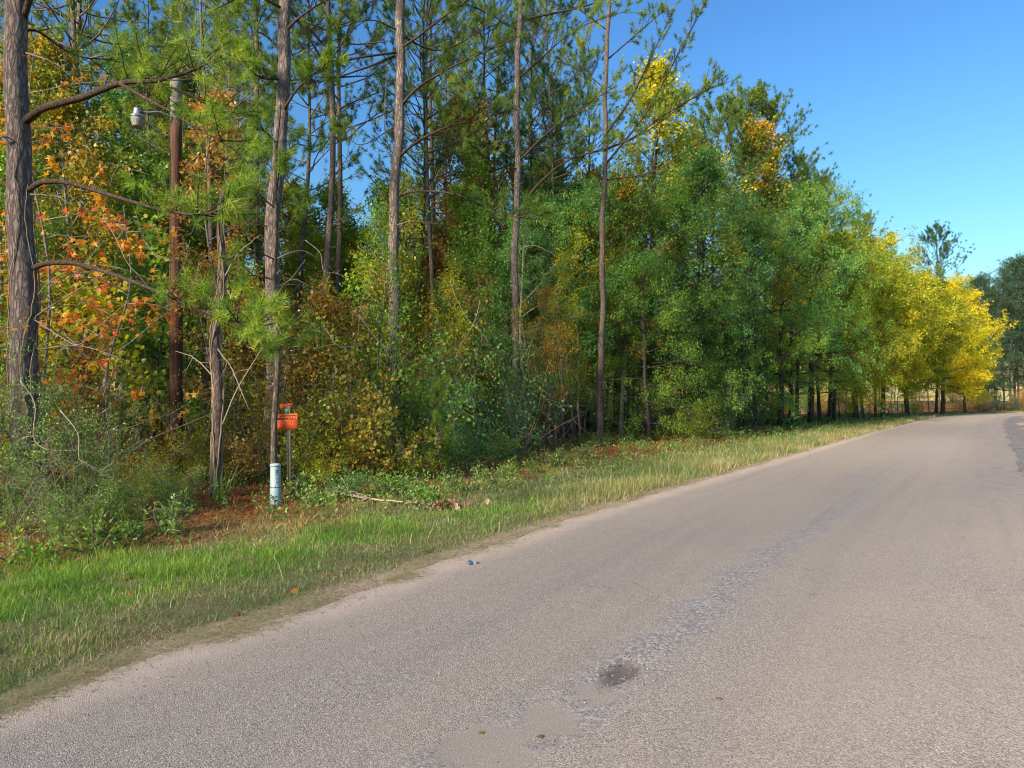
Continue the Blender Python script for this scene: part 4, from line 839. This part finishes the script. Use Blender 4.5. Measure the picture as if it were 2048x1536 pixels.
# ---------------------------------------------------------------- shrubs of the wood's edge, each one picked out
EDGE = [
 ('yaupon','yaupon_shrub',40,8.9,'leaf_shrub',.7,0,'small leaved green shrub in front of the big left pine'),
 ('yaupon','yaupon_shrub',150,10.2,'leaf_shrub',.78,2,'dense green shrub just right of the big left pine'),
 ('yaupon','yaupon_shrub',235,9.6,'leaf_shrub',.6,1,'low green shrub at the grass edge below the orange sapling'),
 ('yaupon','yaupon_shrub',-40,9.8,'leaf_shrub',.8,2,'tall green shrub cut by the left picture edge'),
 ('yaupon','yaupon_shrub',295,11.5,'leaf_lime',.5,0,'yellowish shrub at the foot of the utility pole'),
 ('bare','bare_bush',100,8.6,'leaf_bronze',.55,0,'grey tangle of bare twigs before the big left pine'),
 ('bare','bare_bush',20,8.2,'leaf_bronze',.42,1,'bare twig tangle low at the left picture edge'),
 ('thicket','thicket_bush',405,14,'leaf_lime',.7,0,'mottled leafy bush between pole and snag'),
 ('thicket','thicket_bush',480,13.6,'leaf_bronze',.85,2,'bronze leaved bush left of the warning sign'),
 ('thicket','thicket_bush',605,14.2,'leaf_lime',.78,0,'lime yellow bush right behind the warning sign'),
 ('thicket','thicket_bush',640,13.6,'leaf_yellow',.5,2,'low yellow bush right of the sign post'),
 ('bigleaf','oak_sapling',745,14.6,'leaf_oak',1.0,0,'broad leaved oak sapling right of the yellow bush'),
 ('bigleaf','oak_sapling',705,15.2,'leaf_oak',1.2,0,'taller broad leaved oak sapling with buff leaves in layers'),
 ('thicket','thicket_bush',835,15.0,'leaf_lime',.62,2,'light yellow green bush left of the little bright pine'),
 ('babypine','young_pine',893,15.4,'needle_bright',.62,0,'little bright lime green pine at the wood edge'),
 ('thicket','thicket_bush',930,17,'leaf_teal',.85,0,'dark blue green bush behind the little bright pine'),
 ('thicket','thicket_bush',860,18,'leaf_teal',1.1,1,'tall dark green bush left of the little bright pine'),
 ('bare','bare_bush',1040,21,'leaf_bronze',1.0,1,'drooping bare twig bush at the foot of the pale oak'),
 ('thicket','thicket_bush',985,19,'leaf_green',.8,2,'rounded green bush left of the bare twig bush'),
 ('thicket','thicket_bush',1395,30,'leaf_lime',.8,0,'yellow green bush on the right of the dark opening'),
 ('thicket','thicket_bush',1455,33,'leaf_teal',1.1,1,'dark bush behind the tall grass right of the opening'),
 ('babypine','young_pine',1505,36,'needle_dark',.9,0,'small dark evergreen at the grass edge'),
 ('thicket','thicket_bush',1830,82,'leaf_lime',.9,0,'round yellow green bush growing against the rail fence'),
 ('thicket','thicket_bush',800,18.4,'leaf_green',1.35,1,'tall green bush hiding the foot of the tall limbed pine'),
 ('thicket','thicket_bush',1015,21.5,'leaf_teal',1.3,1,'tall blue green bush hiding the foot of the mid picture pine'),
 ('thicket','thicket_bush',560,15.2,'leaf_mixed',1.1,1,'amber bush around the foot of the leaning grey pine'),
 ('thicket','thicket_bush',690,12.2,'leaf_teal',.42,2,'small dark green bush by the fallen branch'),
 ('yaupon','yaupon_shrub',335,10.6,'leaf_shrub',.5,1,'low shrub straight below the utility pole'),
 ('yaupon','yaupon_shrub',120,8.2,'leaf_shrub',.45,1,'lowest green shrub spreading onto the pine straw'),
]
for kind, nm, px, d, lf, sc, v, lab in EDGE: plant(kind, nm, wx(px, d), d, lab, 'young tree' if 'pine' in nm or 'sapling' in nm else 'shrub', None, lf, None, sc, None, v)
FORBS = [(760,12.6),(800,13.5),(850,12.3),(905,13.4),(960,14.5),(1010,15),(1060,16.5),(1110,18),(1160,20),(1380,25.5),(1350,25),(1415,26),(590,11.9),(640,11.6),(250,8.7),(180,8.0),(60,7.5),(330,9.0)]
for px, d in FORBS:
    ar = area(px); lab = 'knee high leafy weed in the verge, ' + (ar.replace('behind', 'in front of'))
    plant('forb', 'weed_plant', wx(px, d), d, lab, 'weed', lab, ['leaf_shrub','leaf_green'][int(rng.integers(2))], None, rng.uniform(.7, 1.2))

# thin pale vines hanging in the front of the wood, one by one
rg = np.random.default_rng(91); lab = 'thin pale bare vine hanging in the front of the wood'
for px, py, d, px2, py2 in ((205,430,11,300,560),(75,590,10.3,210,480),(70,640,10.2,260,600),(270,420,12,345,520),(380,480,13,330,640),(455,540,12.5,420,690),(500,600,12.8,610,520),(610,480,14,700,560),(150,300,11.5,300,350),(600,640,13.5,730,690),(690,600,16,780,700),(740,560,17,690,720),(900,560,18,980,690),(960,600,18,910,720),(1080,640,24,1040,830),(1110,660,24,1150,840),(1060,720,24,1000,860),(120,820,8.8,230,960),(40,760,8.2,160,900),(560,540,13,470,640)):
    a, b_ = P(px, py, d), P(px2, py2, d + rg.uniform(-.4, .6)); m = (a + b_)/2 + rg.normal(0, .12, 3) + np.array((0,0,-.18)); p = spline(np.array([a, (a+m)/2 + rg.normal(0,.06,3), m, (m+b_)/2 + rg.normal(0,.06,3), b_]), 22)
    t = thing('bare_vine', lab, 'vine', a, 0, 1, lab); mb = MB(); tube(mb, p - a, np.linspace(.006, .003, 22)*max(1, d/16), 5, rg=rg); part('stem', mb.mesh('stem', M['twig_pale'], True), t)
    for j in range(5): mb = MB(); tube(mb, branch(rg, at_path(p - a, rg.uniform(.1, .95)), rand_dirs(rg, 1)[0], rg.uniform(.15, .6), 6, -.2, .2), np.linspace(.004, .0018, 6)*max(1, d/16), 4, rg=rg); part('side_twig', mb.mesh('side_twig', M['twig_pale'], True), t)

# ---------------------------------------------------------------- orange leaved sweetgum saplings at the left: every large leaf a part
def star_leaf_mesh():
    mb = MB(); leaf_poly(mb, np.random.default_rng(3), np.zeros((1,3)), np.array([(1.,0,0)]), 1.0, np.array([.5]), 'star', 50, .25); return mb.mesh('leaf', M['leaf_orange'])
SL = star_leaf_mesh()
def sweetgum(label, px, d, H, seed, nleaf, spread=1.5):
    rg = np.random.default_rng(seed); x = wx(px, d); base = np.array((x, d, float(gz(x, d))-.03)); t = thing('sweetgum_sapling', label, 'young tree', base)
    mb = MB(); tp = trunk_path(rg, H, (rg.normal(0, .2), 0), .3); tube(mb, tp, np.linspace(.035, .008, len(tp)), 7, (1,0,0), rg=rg); part('trunk', mb.mesh('trunk', M['bark_grey'], True), t)
    mb, lf = MB(), MB(); spots, dirs = [], []
    for i in range(24):
        f = .22 + .76*(i + rg.random())/24; az = i*2.399 + rg.normal(0, .4); bp = branch(rg, at_path(tp, min(f, .99)), (math.cos(az), math.sin(az), .35), spread*(1.1-.6*f)*rg.uniform(.6, 1.2), 6, -.15, .14)
        tube(mb, bp, np.linspace(.011, .003, 6), 4, rg=rg)
        for j in range(6):
            q = at_path(bp, rg.uniform(.3, .999)); s = branch(rg, q, rand_dirs(rg, 1, .1)[0], rg.uniform(.12, .4), 3, 0, .2); tube(mb, s, [.004,.003,.002], 3, rg=rg)
            for _ in range(4): spots.append(at_path(s, rg.uniform(.1, .999)) + rg.normal(0, .04, 3)); dirs.append(rand_dirs(rg, 1)[0]*.8 + np.array((0,0,-.35)))
    part('twig', mb.mesh('twig', M['twig_pale'], True), t)
    idx = rg.permutation(len(spots)); spots, dirs = np.array(spots), np.array(dirs)
    rest = idx[nleaf:]; leaf_poly(lf, rg, spots[rest], dirs[rest], .15, rg.random(len(rest)), 'star', .9, .2)
    part('crown', lf.mesh('crown', M['leaf_orange']), t)
    for q in idx[:nleaf]:
        o = part('leaf', SL, t); o.location = spots[q]; dv = Vector(dirs[q]); o.rotation_euler = (dv.to_track_quat('X', 'Z').to_euler()); s_ = rg.uniform(.12, .2); o.scale = (s_, s_, s_)
sweetgum('slender sapling with orange star shaped leaves behind the big left pine', 95, 11.8, 7.5, 301, 140, 1.9)
sweetgum('slender sapling with orange and yellow star shaped leaves left of the utility pole', 215, 12.6, 5.2, 302, 130, 1.8)
sweetgum('tall sapling with red orange star leaves cut by the left picture edge', -5, 13, 8.5, 303, 70, 1.8)

# ---------------------------------------------------------------- the dark wood beyond the bend, its shade put into the leaf colour
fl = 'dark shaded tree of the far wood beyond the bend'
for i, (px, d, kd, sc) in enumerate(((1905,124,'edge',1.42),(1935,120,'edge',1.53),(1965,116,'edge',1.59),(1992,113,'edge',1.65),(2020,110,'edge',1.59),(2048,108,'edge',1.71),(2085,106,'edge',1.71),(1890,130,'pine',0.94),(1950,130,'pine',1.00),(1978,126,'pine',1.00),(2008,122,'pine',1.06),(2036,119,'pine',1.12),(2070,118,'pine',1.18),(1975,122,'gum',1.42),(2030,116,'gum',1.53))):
    plant(kd, KIND[kd][1], wx(px, d), d, fl, 'tree', fl, {'edge':'leaf_far_shade','pine':'needle_dark','gum':'leaf_far_shade'}[kd], None, sc)
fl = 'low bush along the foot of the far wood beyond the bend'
for px in range(1900, 2080, 14): plant('thicket', 'thicket_bush', wx(px, 104), 104 + rng.normal(0, 2), fl, 'bush', fl, ['leaf_far_shade','leaf_bronze'][int(rng.integers(2))], None, rng.uniform(.9, 1.5))
fl = 'slim trunk standing between the verge and the rail fence'
for px, d in ((1660,57),(1690,60),(1705,63),(1725,64),(1755,67),(1775,69),(1795,71),(1812,72),(1860,80),(1890,86),(1680,62),(1640,55),(1715,66)):
    plant('slim', 'slender_tree', wx(px, d), d, fl, 'tree', fl, ['leaf_lime','leaf_yellow','leaf_mixed'][int(rng.integers(3))], ['bark_grey','bark_dark'][int(rng.integers(2))], rng.uniform(.9, 1.25))
# ---------------------------------------------------------------- utility pole and the lamp on it
M['pole'] = bark_mat('creosote_pole', (.14,.075,.055), (.05,.027,.02), 40, .02, (.10,.05,.035), .004)
M['pole_top'] = plain_mat('weathered_wood', (.20,.185,.165), .9, 0, .3, 30, .004)
M['galv'] = plain_mat('galvanised_metal', (.32,.34,.36), .45, .7, .15, 15)
M['dark_metal'] = plain_mat('dark_metal', (.05,.05,.05), .5, .3)
D = 15.0; X = wx(352, D); Z0 = float(gz(X, D)); ZT = P(352, 160, D)[2]
t = thing('utility_pole', 'dark brown wooden utility pole with a weathered grey top', 'utility pole', (X, D, Z0))
mb = MB(); zz = np.linspace(-.1, ZT - Z0 - .9, 24); tube(mb, np.stack([0*zz, 0*zz, zz], -1), np.linspace(.142, .118, 24), 24, (1,0,0), jit=.006); part('shaft', mb.mesh('shaft', M['pole'], True), t)
mb = MB(); zz = np.linspace(ZT - Z0 - .9, ZT - Z0, 8); tube(mb, np.stack([0*zz, 0*zz, zz], -1), np.linspace(.117, .113, 8), 24, (1,0,0)); part('weathered_top', mb.mesh('weathered_top', M['pole_top'], False), t)
for zb in (.25, .62):
    mb = MB(); tube(mb, [(.03, -.10, ZT-Z0-zb), (.03, -.135, ZT-Z0-zb)], [.018, .018], 8); part('bolt', mb.mesh('bolt', M['dark_metal']), t)
mb = MB(); tube(mb, [(-.085, -.115, .1), (-.08, -.11, 3), (-.075, -.1, ZT-Z0-1.5)], [.009]*3, 6); part('ground_wire', mb.mesh('ground_wire', M['dark_metal'], True), t)
# barn style lamp
lx, ly, lz = P(275, 254, D - .45); lamp = thing('street_lamp', 'grey metal yard lamp with a ribbed clear globe hung beside the pole top', 'lamp', (lx, ly, lz), 0, .82)
mb = MB(); lathe(mb, [(0,.0),(.115,.0),(.125,.02),(.155,.16),(.158,.235),(.150,.235),(.145,.16),(.115,.03),(0,.02)], 32)
def glass():
    m, nt, o = new_mat('ribbed_globe'); p = N(nt, 'ShaderNodeBsdfPrincipled', i_Roughness=.35)
    p.inputs['Base Color'].default_value = (.42,.42,.36,1); p.inputs['Transmission Weight'].default_value = .45
    w = N(nt, 'ShaderNodeTexWave', i_Scale=26.0, bands_direction='Z'); L(nt, coords(nt), w.inputs['Vector']); L(nt, bump(nt, w.outputs['Fac'], .5, .006), p.inputs['Normal'])
    L(nt, p.outputs[0], o.inputs[0]); return m
part('globe', mb.mesh('globe', glass(), True), lamp)
mb = MB(); lathe(mb, [(.150,.236),(.172,.236),(.176,.262),(.15,.285),(.115,.30),(.098,.33),(.088,.44),(.082,.47),(.04,.485),(0,.487)], 32); part('housing', mb.mesh('housing', M['galv'], True), lamp)
mb = MB(); lathe(mb, [(0,.487),(.038,.488),(.038,.53),(.03,.545),(0,.547)], 16); part('photocell', mb.mesh('photocell', M['dark_metal'], True), lamp)
mb = MB(); tube(mb, spline([(.07,.0,.40),(.22,.08,.40),(.45,.2,.46),((X-lx)/.82, (D-ly-.1)/.82, .40)], 16), [.024]*16, 10); part('arm', mb.mesh('arm', M['galv'], True), lamp)
mb = MB(); box(mb, (.075,-.03,.36), (.125,.03,.42)); part('clamp', mb.mesh('clamp', M['dark_metal']), lamp)

# ---------------------------------------------------------------- warning sign
M['orange'] = plain_mat('orange_sign_paint', (.86,.16,.045), .45, 0, .10, 6)
M['orange_faded'] = plain_mat('faded_orange', (.75,.13,.02), .6, 0, .25, 8)
M['black'] = plain_mat('black_print', (.018,.014,.014), .6, 0, .2)
M['print'] = plain_mat('faded_print', (.50,.065,.02), .6, 0, .2)
M['post'] = plain_mat('weathered_post', (.17,.18,.12), .85, .0, .35, 25, .004)
M['teal'] = plain_mat('teal_bracket', (.22,.36,.38), .5, .2, .25, 30)
D = 12.9; u = D/FPX; X = wx(579, D); zg = float(gz(X, D))
sg = thing('warning_sign', 'orange WARNING sign on a thin weathered green post', 'sign', (X, D, zg))
zs_ = lambda py: CH + (HZ - py)*u - zg; xs_ = lambda px: wx(px, D) - X
mb = MB()
for dx0, dx1 in ((-.036, -.010), (.010, .036)):    # U channel: two flanges and a web
    v = []
    box(mb, (dx0, -.018, -.3), (dx1, -.010, zs_(812)))
box(mb, (-.012, -.012, -.3), (.012, .018, zs_(812)))
p_ = mb.mesh('post', M['post']); po = part('post', p_, sg); po.rotation_euler = (0, math.radians(-.7), 0)
def plate(name, x0, x1, z0, z1, y, rad, mat, par, dz=0, th=.003, bend=0):
    pts = []
    for cx, cz, a0 in ((x1-rad, z1-rad, 0), (x0+rad, z1-rad, 90), (x0+rad, z0+rad, 180), (x1-rad, z0+rad, 270)):
        for a in (0, 30, 60, 90): pts.append((cx + rad*math.cos(math.radians(a0+a)), cz + rad*math.sin(math.radians(a0+a))))
    pts = np.array(pts); n = len(pts); f = np.column_stack([pts[:,0], np.full(n, y), pts[:,1]]); f[:,2] += dz*(f[:,0]-x0)/(x1-x0); f[:,1] += bend*((f[:,0]-x0)/(x1-x0))**2
    b = f + (0, th, 0); c0, c1 = f.mean(0), b.mean(0); mb = MB()
    tri = [(i, (i+1) % n, 2*n) for i in range(n)] + [(n+(i+1) % n, n+i, 2*n+1) for i in range(n)]; q = [(i, n+i, n+(i+1) % n, (i+1) % n) for i in range(n)]
    mb.add(np.vstack([f, b, c0, c1]), q, tri); return part(name, mb.mesh(name, mat), par)
x0, x1 = xs_(551), xs_(597)
pl = plate('sign_plate', x0, x1, zs_(860), zs_(829), -.03, .018, M['orange'], sg, .02)
hd = plate('header', xs_(556), xs_(593), zs_(839.5), zs_(831), -.034, .008, M['black'], pl, .012, .002)
def text(body, size, x, z, y, mat, par, name='lettering', rz=0, vertical=False, squash=1.0):
    cu = bpy.data.curves.new(name, 'FONT'); cu.body = body; cu.size = size; cu.align_x = 'CENTER'; cu.align_y = 'CENTER'; cu.extrude = .0008; cu.space_character = 1.08; cu.offset = .0025*size/.05
    o = bpy.data.objects.new(name, cu); link(o); dg = bpy.context.evaluated_depsgraph_get(); me = bpy.data.meshes.new_from_object(o.evaluated_get(dg)); bpy.data.objects.remove(o)
    me.materials.clear(); me.materials.append(mat); o = bpy.data.objects.new(name, me); link(o); o.parent = par; o.location = (x, y, z)
    o.rotation_euler = (math.radians(90), 0, rz) if not vertical else (math.radians(90), math.radians(90), rz); o.scale = (squash, 1, 1); return o
text('WARNING', .072, (xs_(556)+xs_(593))/2, (zs_(839.5)+zs_(831))/2 + .006, -.0375, M['orange'], pl, squash=1.06)
rg = np.random.default_rng(8)
for row, (py, a, b_) in enumerate(((843.0,558,590),(846.2,557,588),(849,560,575),(851.4,567,589),(854,562,586))):
    px = a
    while px < b_:                                    # worn away small print: only specks of the words are left
        w = rg.uniform(1, 3.6); mb = MB(); zc = zs_(py) + .02*(xs_(px)-x0)/(x1-x0); box(mb, (xs_(px), -.0315, zc-.004), (xs_(min(px+w, b_)), -.0302, zc+.004)); part('worn_print', mb.mesh('worn_print', M['print']), pl); px += w + rg.uniform(.8, 2)
mb = MB(); tube(mb, [(xs_(575), -.029, zs_(858)), (xs_(575), -.036, zs_(858))], [.007, .007], 8); part('bolt', mb.mesh('bolt', M['dark_metal']), sg)
mb = MB(); tube(mb, [(xs_(575), -.029, zs_(831)), (xs_(575), -.036, zs_(831))], [.007, .007], 8); part('bolt', mb.mesh('bolt', M['dark_metal']), sg)
up = plate('bent_upper_plate', xs_(560), xs_(585), zs_(818), zs_(808), -.012, .01, M['orange_faded'], sg, .02, .003, .05)
mb = MB(); v0 = np.array([(xs_(569),-.02,zs_(818)),(xs_(579),-.02,zs_(817)),(xs_(577),-.02,zs_(828)),(xs_(573),-.02,zs_(828))]); mb.add(np.vstack([v0, v0+(0,.004,0)]), [(0,1,2,3),(7,6,5,4),(0,4,5,1),(1,5,6,2),(2,6,7,3),(3,7,4,0)]); part('bracket', mb.mesh('bracket', M['teal']), sg)

# ---------------------------------------------------------------- cable pedestal
M['ped'] = plain_mat('pedestal_plastic', (.27,.39,.44), .5, 0, .08, 9, 0, .4, (.32,.45,.49))
M['ink'] = plain_mat('blue_black_ink', (.02,.035,.07), .6, 0, .2)
D = 11.55; u = D/FPX; X = wx(551, D); zg = float(gz(X, D)); pd = thing('cable_pedestal', 'pale blue grey round cable pedestal with a domed cap in the grass', 'pedestal', (X, D, zg))
H = CH + (HZ - 927)*u - zg; R_ = 9.9*u
mb = MB(); lathe(mb, [(R_*1.06,-.2),(R_*1.06,H*.42),(R_*1.0,H*.43),(R_*1.0,H*.93)], 40); part('body', mb.mesh('body', M['ped'], True), pd)
mb = MB(); lathe(mb, [(R_*1.0,H*.932),(R_*1.09,H*.932),(R_*1.09,H*.972),(R_*1.02,H*.985),(R_*.6,H*1.003),(0,H*1.008)], 40); part('cap', mb.mesh('cap', M['ped'], True), pd)
mb = MB(); lathe(mb, [(R_*1.065,H*.415),(R_*1.09,H*.418),(R_*1.09,H*.428),(R_*1.02,H*.431)], 40); part('seam_band', mb.mesh('seam_band', M['dark_metal'], True), pd)
def curved(name, a0, a1, z0, z1, mat, par, rr=1.012):
    th = np.radians(np.linspace(a0, a1, 6)); v = [(R_*rr*math.sin(a), -R_*rr*math.cos(a), z) for z in (z0, z1) for a in th]; mb = MB(); mb.add(v, [(i, i+1, 7+i, 6+i) for i in range(5)]); return part(name, mb.mesh(name, mat), par)
lb = [(18,52,.74,.86),(24,30,.63,.655),(28,44,.63,.645),(24,46,.56,.572),(24,30,.53,.57),(40,46,.53,.572),(26,44,.50,.51),(14,22,.42,.46),(10,40,.20,.215),(20,48,.10,.118),(24,30,.715,.735),(18,24,.69,.71),(30,34,.60,.63)]
for a0, a1, z0, z1 in lb[1:]: curved('ink_mark', a0, a1, H*z0, H*z1, M['ink'], pd, 1.075 if z1 < .42 else 1.012)
for a0, a1, z0, z1 in ((20,27,.74,.86),(20,44,.84,.86),(38,44,.77,.86),(20,40,.74,.755),(27,38,.79,.80),(30,36,.81,.825)): curved('ink_mark', a0, a1, H*z0, H*z1, M['ink'], pd)

# ---------------------------------------------------------------- fallen branch, cut grass tuft, leaf heap, litter
D = 12.1; rg = np.random.default_rng(77)
p0 = np.array((wx(655, D), D, .10)); br = thing('fallen_branch', 'grey fallen branch lying in the verge right of the pedestal', 'branch', (p0[0], p0[1], float(gz(p0[0], p0[1]))))
main = spline(np.array([(0,0,.10),(.25,-.05,.13),(.55,-.2,.07),(.9,-.35,.05),(1.3,-.5,.035),(1.75,-.62,.02)]), 24)
mb = MB(); tube(mb, main + rg.normal(0, .006, main.shape), np.linspace(.022, .008, 24), 7, rg=rg); part('stem', mb.mesh('stem', M['twig_pale'], True), br)
for i in range(16):
    q = main[int(rg.integers(0, 14))]; s_ = branch(rg, q, (rg.normal(-.4, .7), rg.normal(0, .5), rg.uniform(-.05, .4)), rg.uniform(.25, .7), 6, -.5, .22); s_[:,2] = np.maximum(s_[:,2], .012); mb = MB(); tube(mb, s_, np.linspace(.009, .002, 6), 4, rg=rg)
    part('twig', mb.mesh('twig', M['twig_pale'], True), br)
def grass_clump(label, px, d, n, h):
    x = wx(px, d); mb = MB(); a = rng.uniform(0, 6.28, n); r_ = rng.random(n)*.08; o_ = gz(x, d)
    blades(mb, x + np.cos(a)*r_, d + np.sin(a)*r_, h, .006, rng.random(n)*.8, .35)
    me = mb.mesh('grass_clump', M['grass_green']); co = np.zeros(len(me.vertices)*3, np.float32); me.vertices.foreach_get('co', co); co = co.reshape(-1, 3) - (x, d, float(o_)); me.vertices.foreach_set('co', co.astype(np.float32).ravel()); me.update()
    single('grass_clump', me, label, 'grass clump', (x, d, float(o_)))
grass_clump('tall bright grass clump at the foot of the vine wrapped snag', 441, 11.4, 70, .42)
grass_clump('bright grass clump beside the low shrub below the pole', 255, 8.6, 60, .26)
grass_clump('bright grass clump right of the low shrub below the pole', 340, 8.9, 60, .24)
lf = 'small heap of curled brown leaves at the back of the verge'
mb = MB(); D = 11.3; n = 130; x = wx(885, D) + rng.normal(0, .28, n); y = D + rng.normal(0, .16, n); a = rng.uniform(0, 6.28, n)
pos = np.stack([x - wx(885, D), y - D, np.abs(rng.normal(.03, .04, n))], -1); leaf_poly(mb, rng, pos, rand_dirs(rng, n, .1), .10, rng.random(n), 'oval', 1.0, .5)
o = single('leaf_heap', mb.mesh('leaf_heap', M['leaf_brown']), lf, 'leaf heap', (wx(885, D), D, float(gz(wx(885, D), D)))); o['kind'] = 'stuff'
# crushed can
D = 7.17; X = wx(942, D); can = thing('crushed_can', 'crushed blue grey drink can on the sandy pavement edge', 'litter', (X, D, .035), math.radians(24), .92)
th = np.linspace(0, 6.2832, 20, endpoint=False); zz = np.linspace(-.06, .06, 12); rg = np.random.default_rng(4)
def canv(rad, zz):
    v = []
    for z in zz:
        for a in th:
            r_ = rad*(1 + .12*math.sin(3*a + z*60)); yy, xx = math.cos(a)*r_*1.15, z; hh = math.sin(a)*r_*.62 + .006*math.sin(z*110 + a*2)
            v.append((xx, yy, hh))
    return np.array(v)
def ring(k, n): i = np.arange(n-1)[:,None]*k; j = np.arange(k)[None]; return np.stack([i+j, i+(j+1) % k, i+k+(j+1) % k, i+k+j], -1).reshape(-1,4)
M['can_blue'] = plain_mat('can_blue', (.16,.27,.33), .35, .6, .3, 40); M['can_white'] = plain_mat('can_pale', (.55,.60,.62), .35, .5, .2, 40)
mb = MB(); mb.add(canv(.033, zz[2:8]), ring(20, 6)); part('body', mb.mesh('body', M['can_blue'], True), can)
mb = MB(); mb.add(canv(.0332, zz[7:11]), ring(20, 4)); part('pale_band', mb.mesh('pale_band', M['can_white'], True), can)
for zc, nm in ((zz[2], 'base'), (zz[10], 'lid')):
    mb = MB(); v = canv(.0325, [zc]); mb.add(np.vstack([v, v.mean(0)]), None, [(i, (i+1) % 20, 20) for i in range(20)]); part(nm, mb.mesh(nm, M['galv'], False), can)
# single leaves on the road
for i, (px, py, mt, lab) in enumerate(((955,1484,'leaf_bronze','single tan leaf on the road at the bottom of the picture'),(1085,1496,'leaf_brown','small brown leaf beside the road patches'),(1440,1410,'leaf_brown','dark curled leaf on the road right of the pothole'),(288,1284,'leaf_bronze','tan leaf at the grass edge on the lower left'))):
    d = CH*FPX/(py - HZ); mb = MB(); leaf_poly(mb, rng, np.zeros((1,3)), np.array([(math.cos(i*2.1), math.sin(i*2.1), .1)]), .055, np.array([.25 + .1*i]), 'oval', 8, .5); single('dry_leaf', mb.mesh('dry_leaf', M[mt]), lab, 'leaf', (wx(px, d), d, .045))

# ---------------------------------------------------------------- far rail fence with crossed braces, and the gate beside it
M['fence'] = plain_mat('fence_wood', (.50,.38,.23), .85, 0, .25, 6, .004)
def fence(label, pxs, ds, h=1.15):
    a = np.array((wx(pxs[0], ds[0]), ds[0])); b = np.array((wx(pxs[1], ds[1]), ds[1])); Lf = np.linalg.norm(b-a); n = max(1, round(Lf/2.3)); z0 = float(gz(*a)); f = thing('rail_fence', label, 'fence', (a[0], a[1], z0), math.atan2(b[1]-a[1], b[0]-a[0])); s_ = Lf/n
    for i in range(n+1): mb = MB(); box(mb, (i*s_-.06, -.06, -.1), (i*s_+.06, .06, h+.04)); part('post', mb.mesh('post', M['fence']), f)
    for i in range(n):
        for zc in (h-.06, .12): mb = MB(); box(mb, (i*s_+.062, -.035, zc-.06), ((i+1)*s_-.062, .015, zc+.06)); part('rail', mb.mesh('rail', M['fence']), f)
        for s1, yy in ((1, -.02), (-1, .022)):
            xa, xb = (i*s_+.07, (i+1)*s_-.07) if s1 > 0 else ((i+1)*s_-.07, i*s_+.07); dx, dz = xb-xa, h-.36; l_ = math.hypot(dx, dz); nx_, nz_ = -dz/l_*.05, dx/l_*.05
            v = np.array([(xa+nx_, yy-.018, .18+nz_), (xb+nx_, yy-.018, .18+dz+nz_), (xb-nx_, yy-.018, .18+dz-nz_), (xa-nx_, yy-.018, .18-nz_)]); mb = MB(); mb.add(np.vstack([v, v+(0,.036,0)]), [(0,1,2,3),(7,6,5,4),(0,4,5,1),(1,5,6,2),(2,6,7,3),(3,7,4,0)]); part('brace', mb.mesh('brace', M['fence']), f)
fence('long sunlit timber rail fence with crossed braces behind the far trees', (1715,1845), (78, 86))
D = 70; X = wx(1599, D); g = thing('board_gate', 'small sunlit board gate behind the trees left of the rail fence', 'gate', (X, D, float(gz(X, D))), math.radians(8)); w = wx(1618, D) - X
for i in range(4): mb = MB(); box(mb, (.075, -.02, .16+i*.24), (w-.075, .02, .34+i*.24)); part('board', mb.mesh('board', M['fence']), g)
for xx in (0, w): mb = MB(); box(mb, (xx-.07, -.07, -.1), (xx+.07, .07, 1.15)); part('post', mb.mesh('post', M['fence']), g)
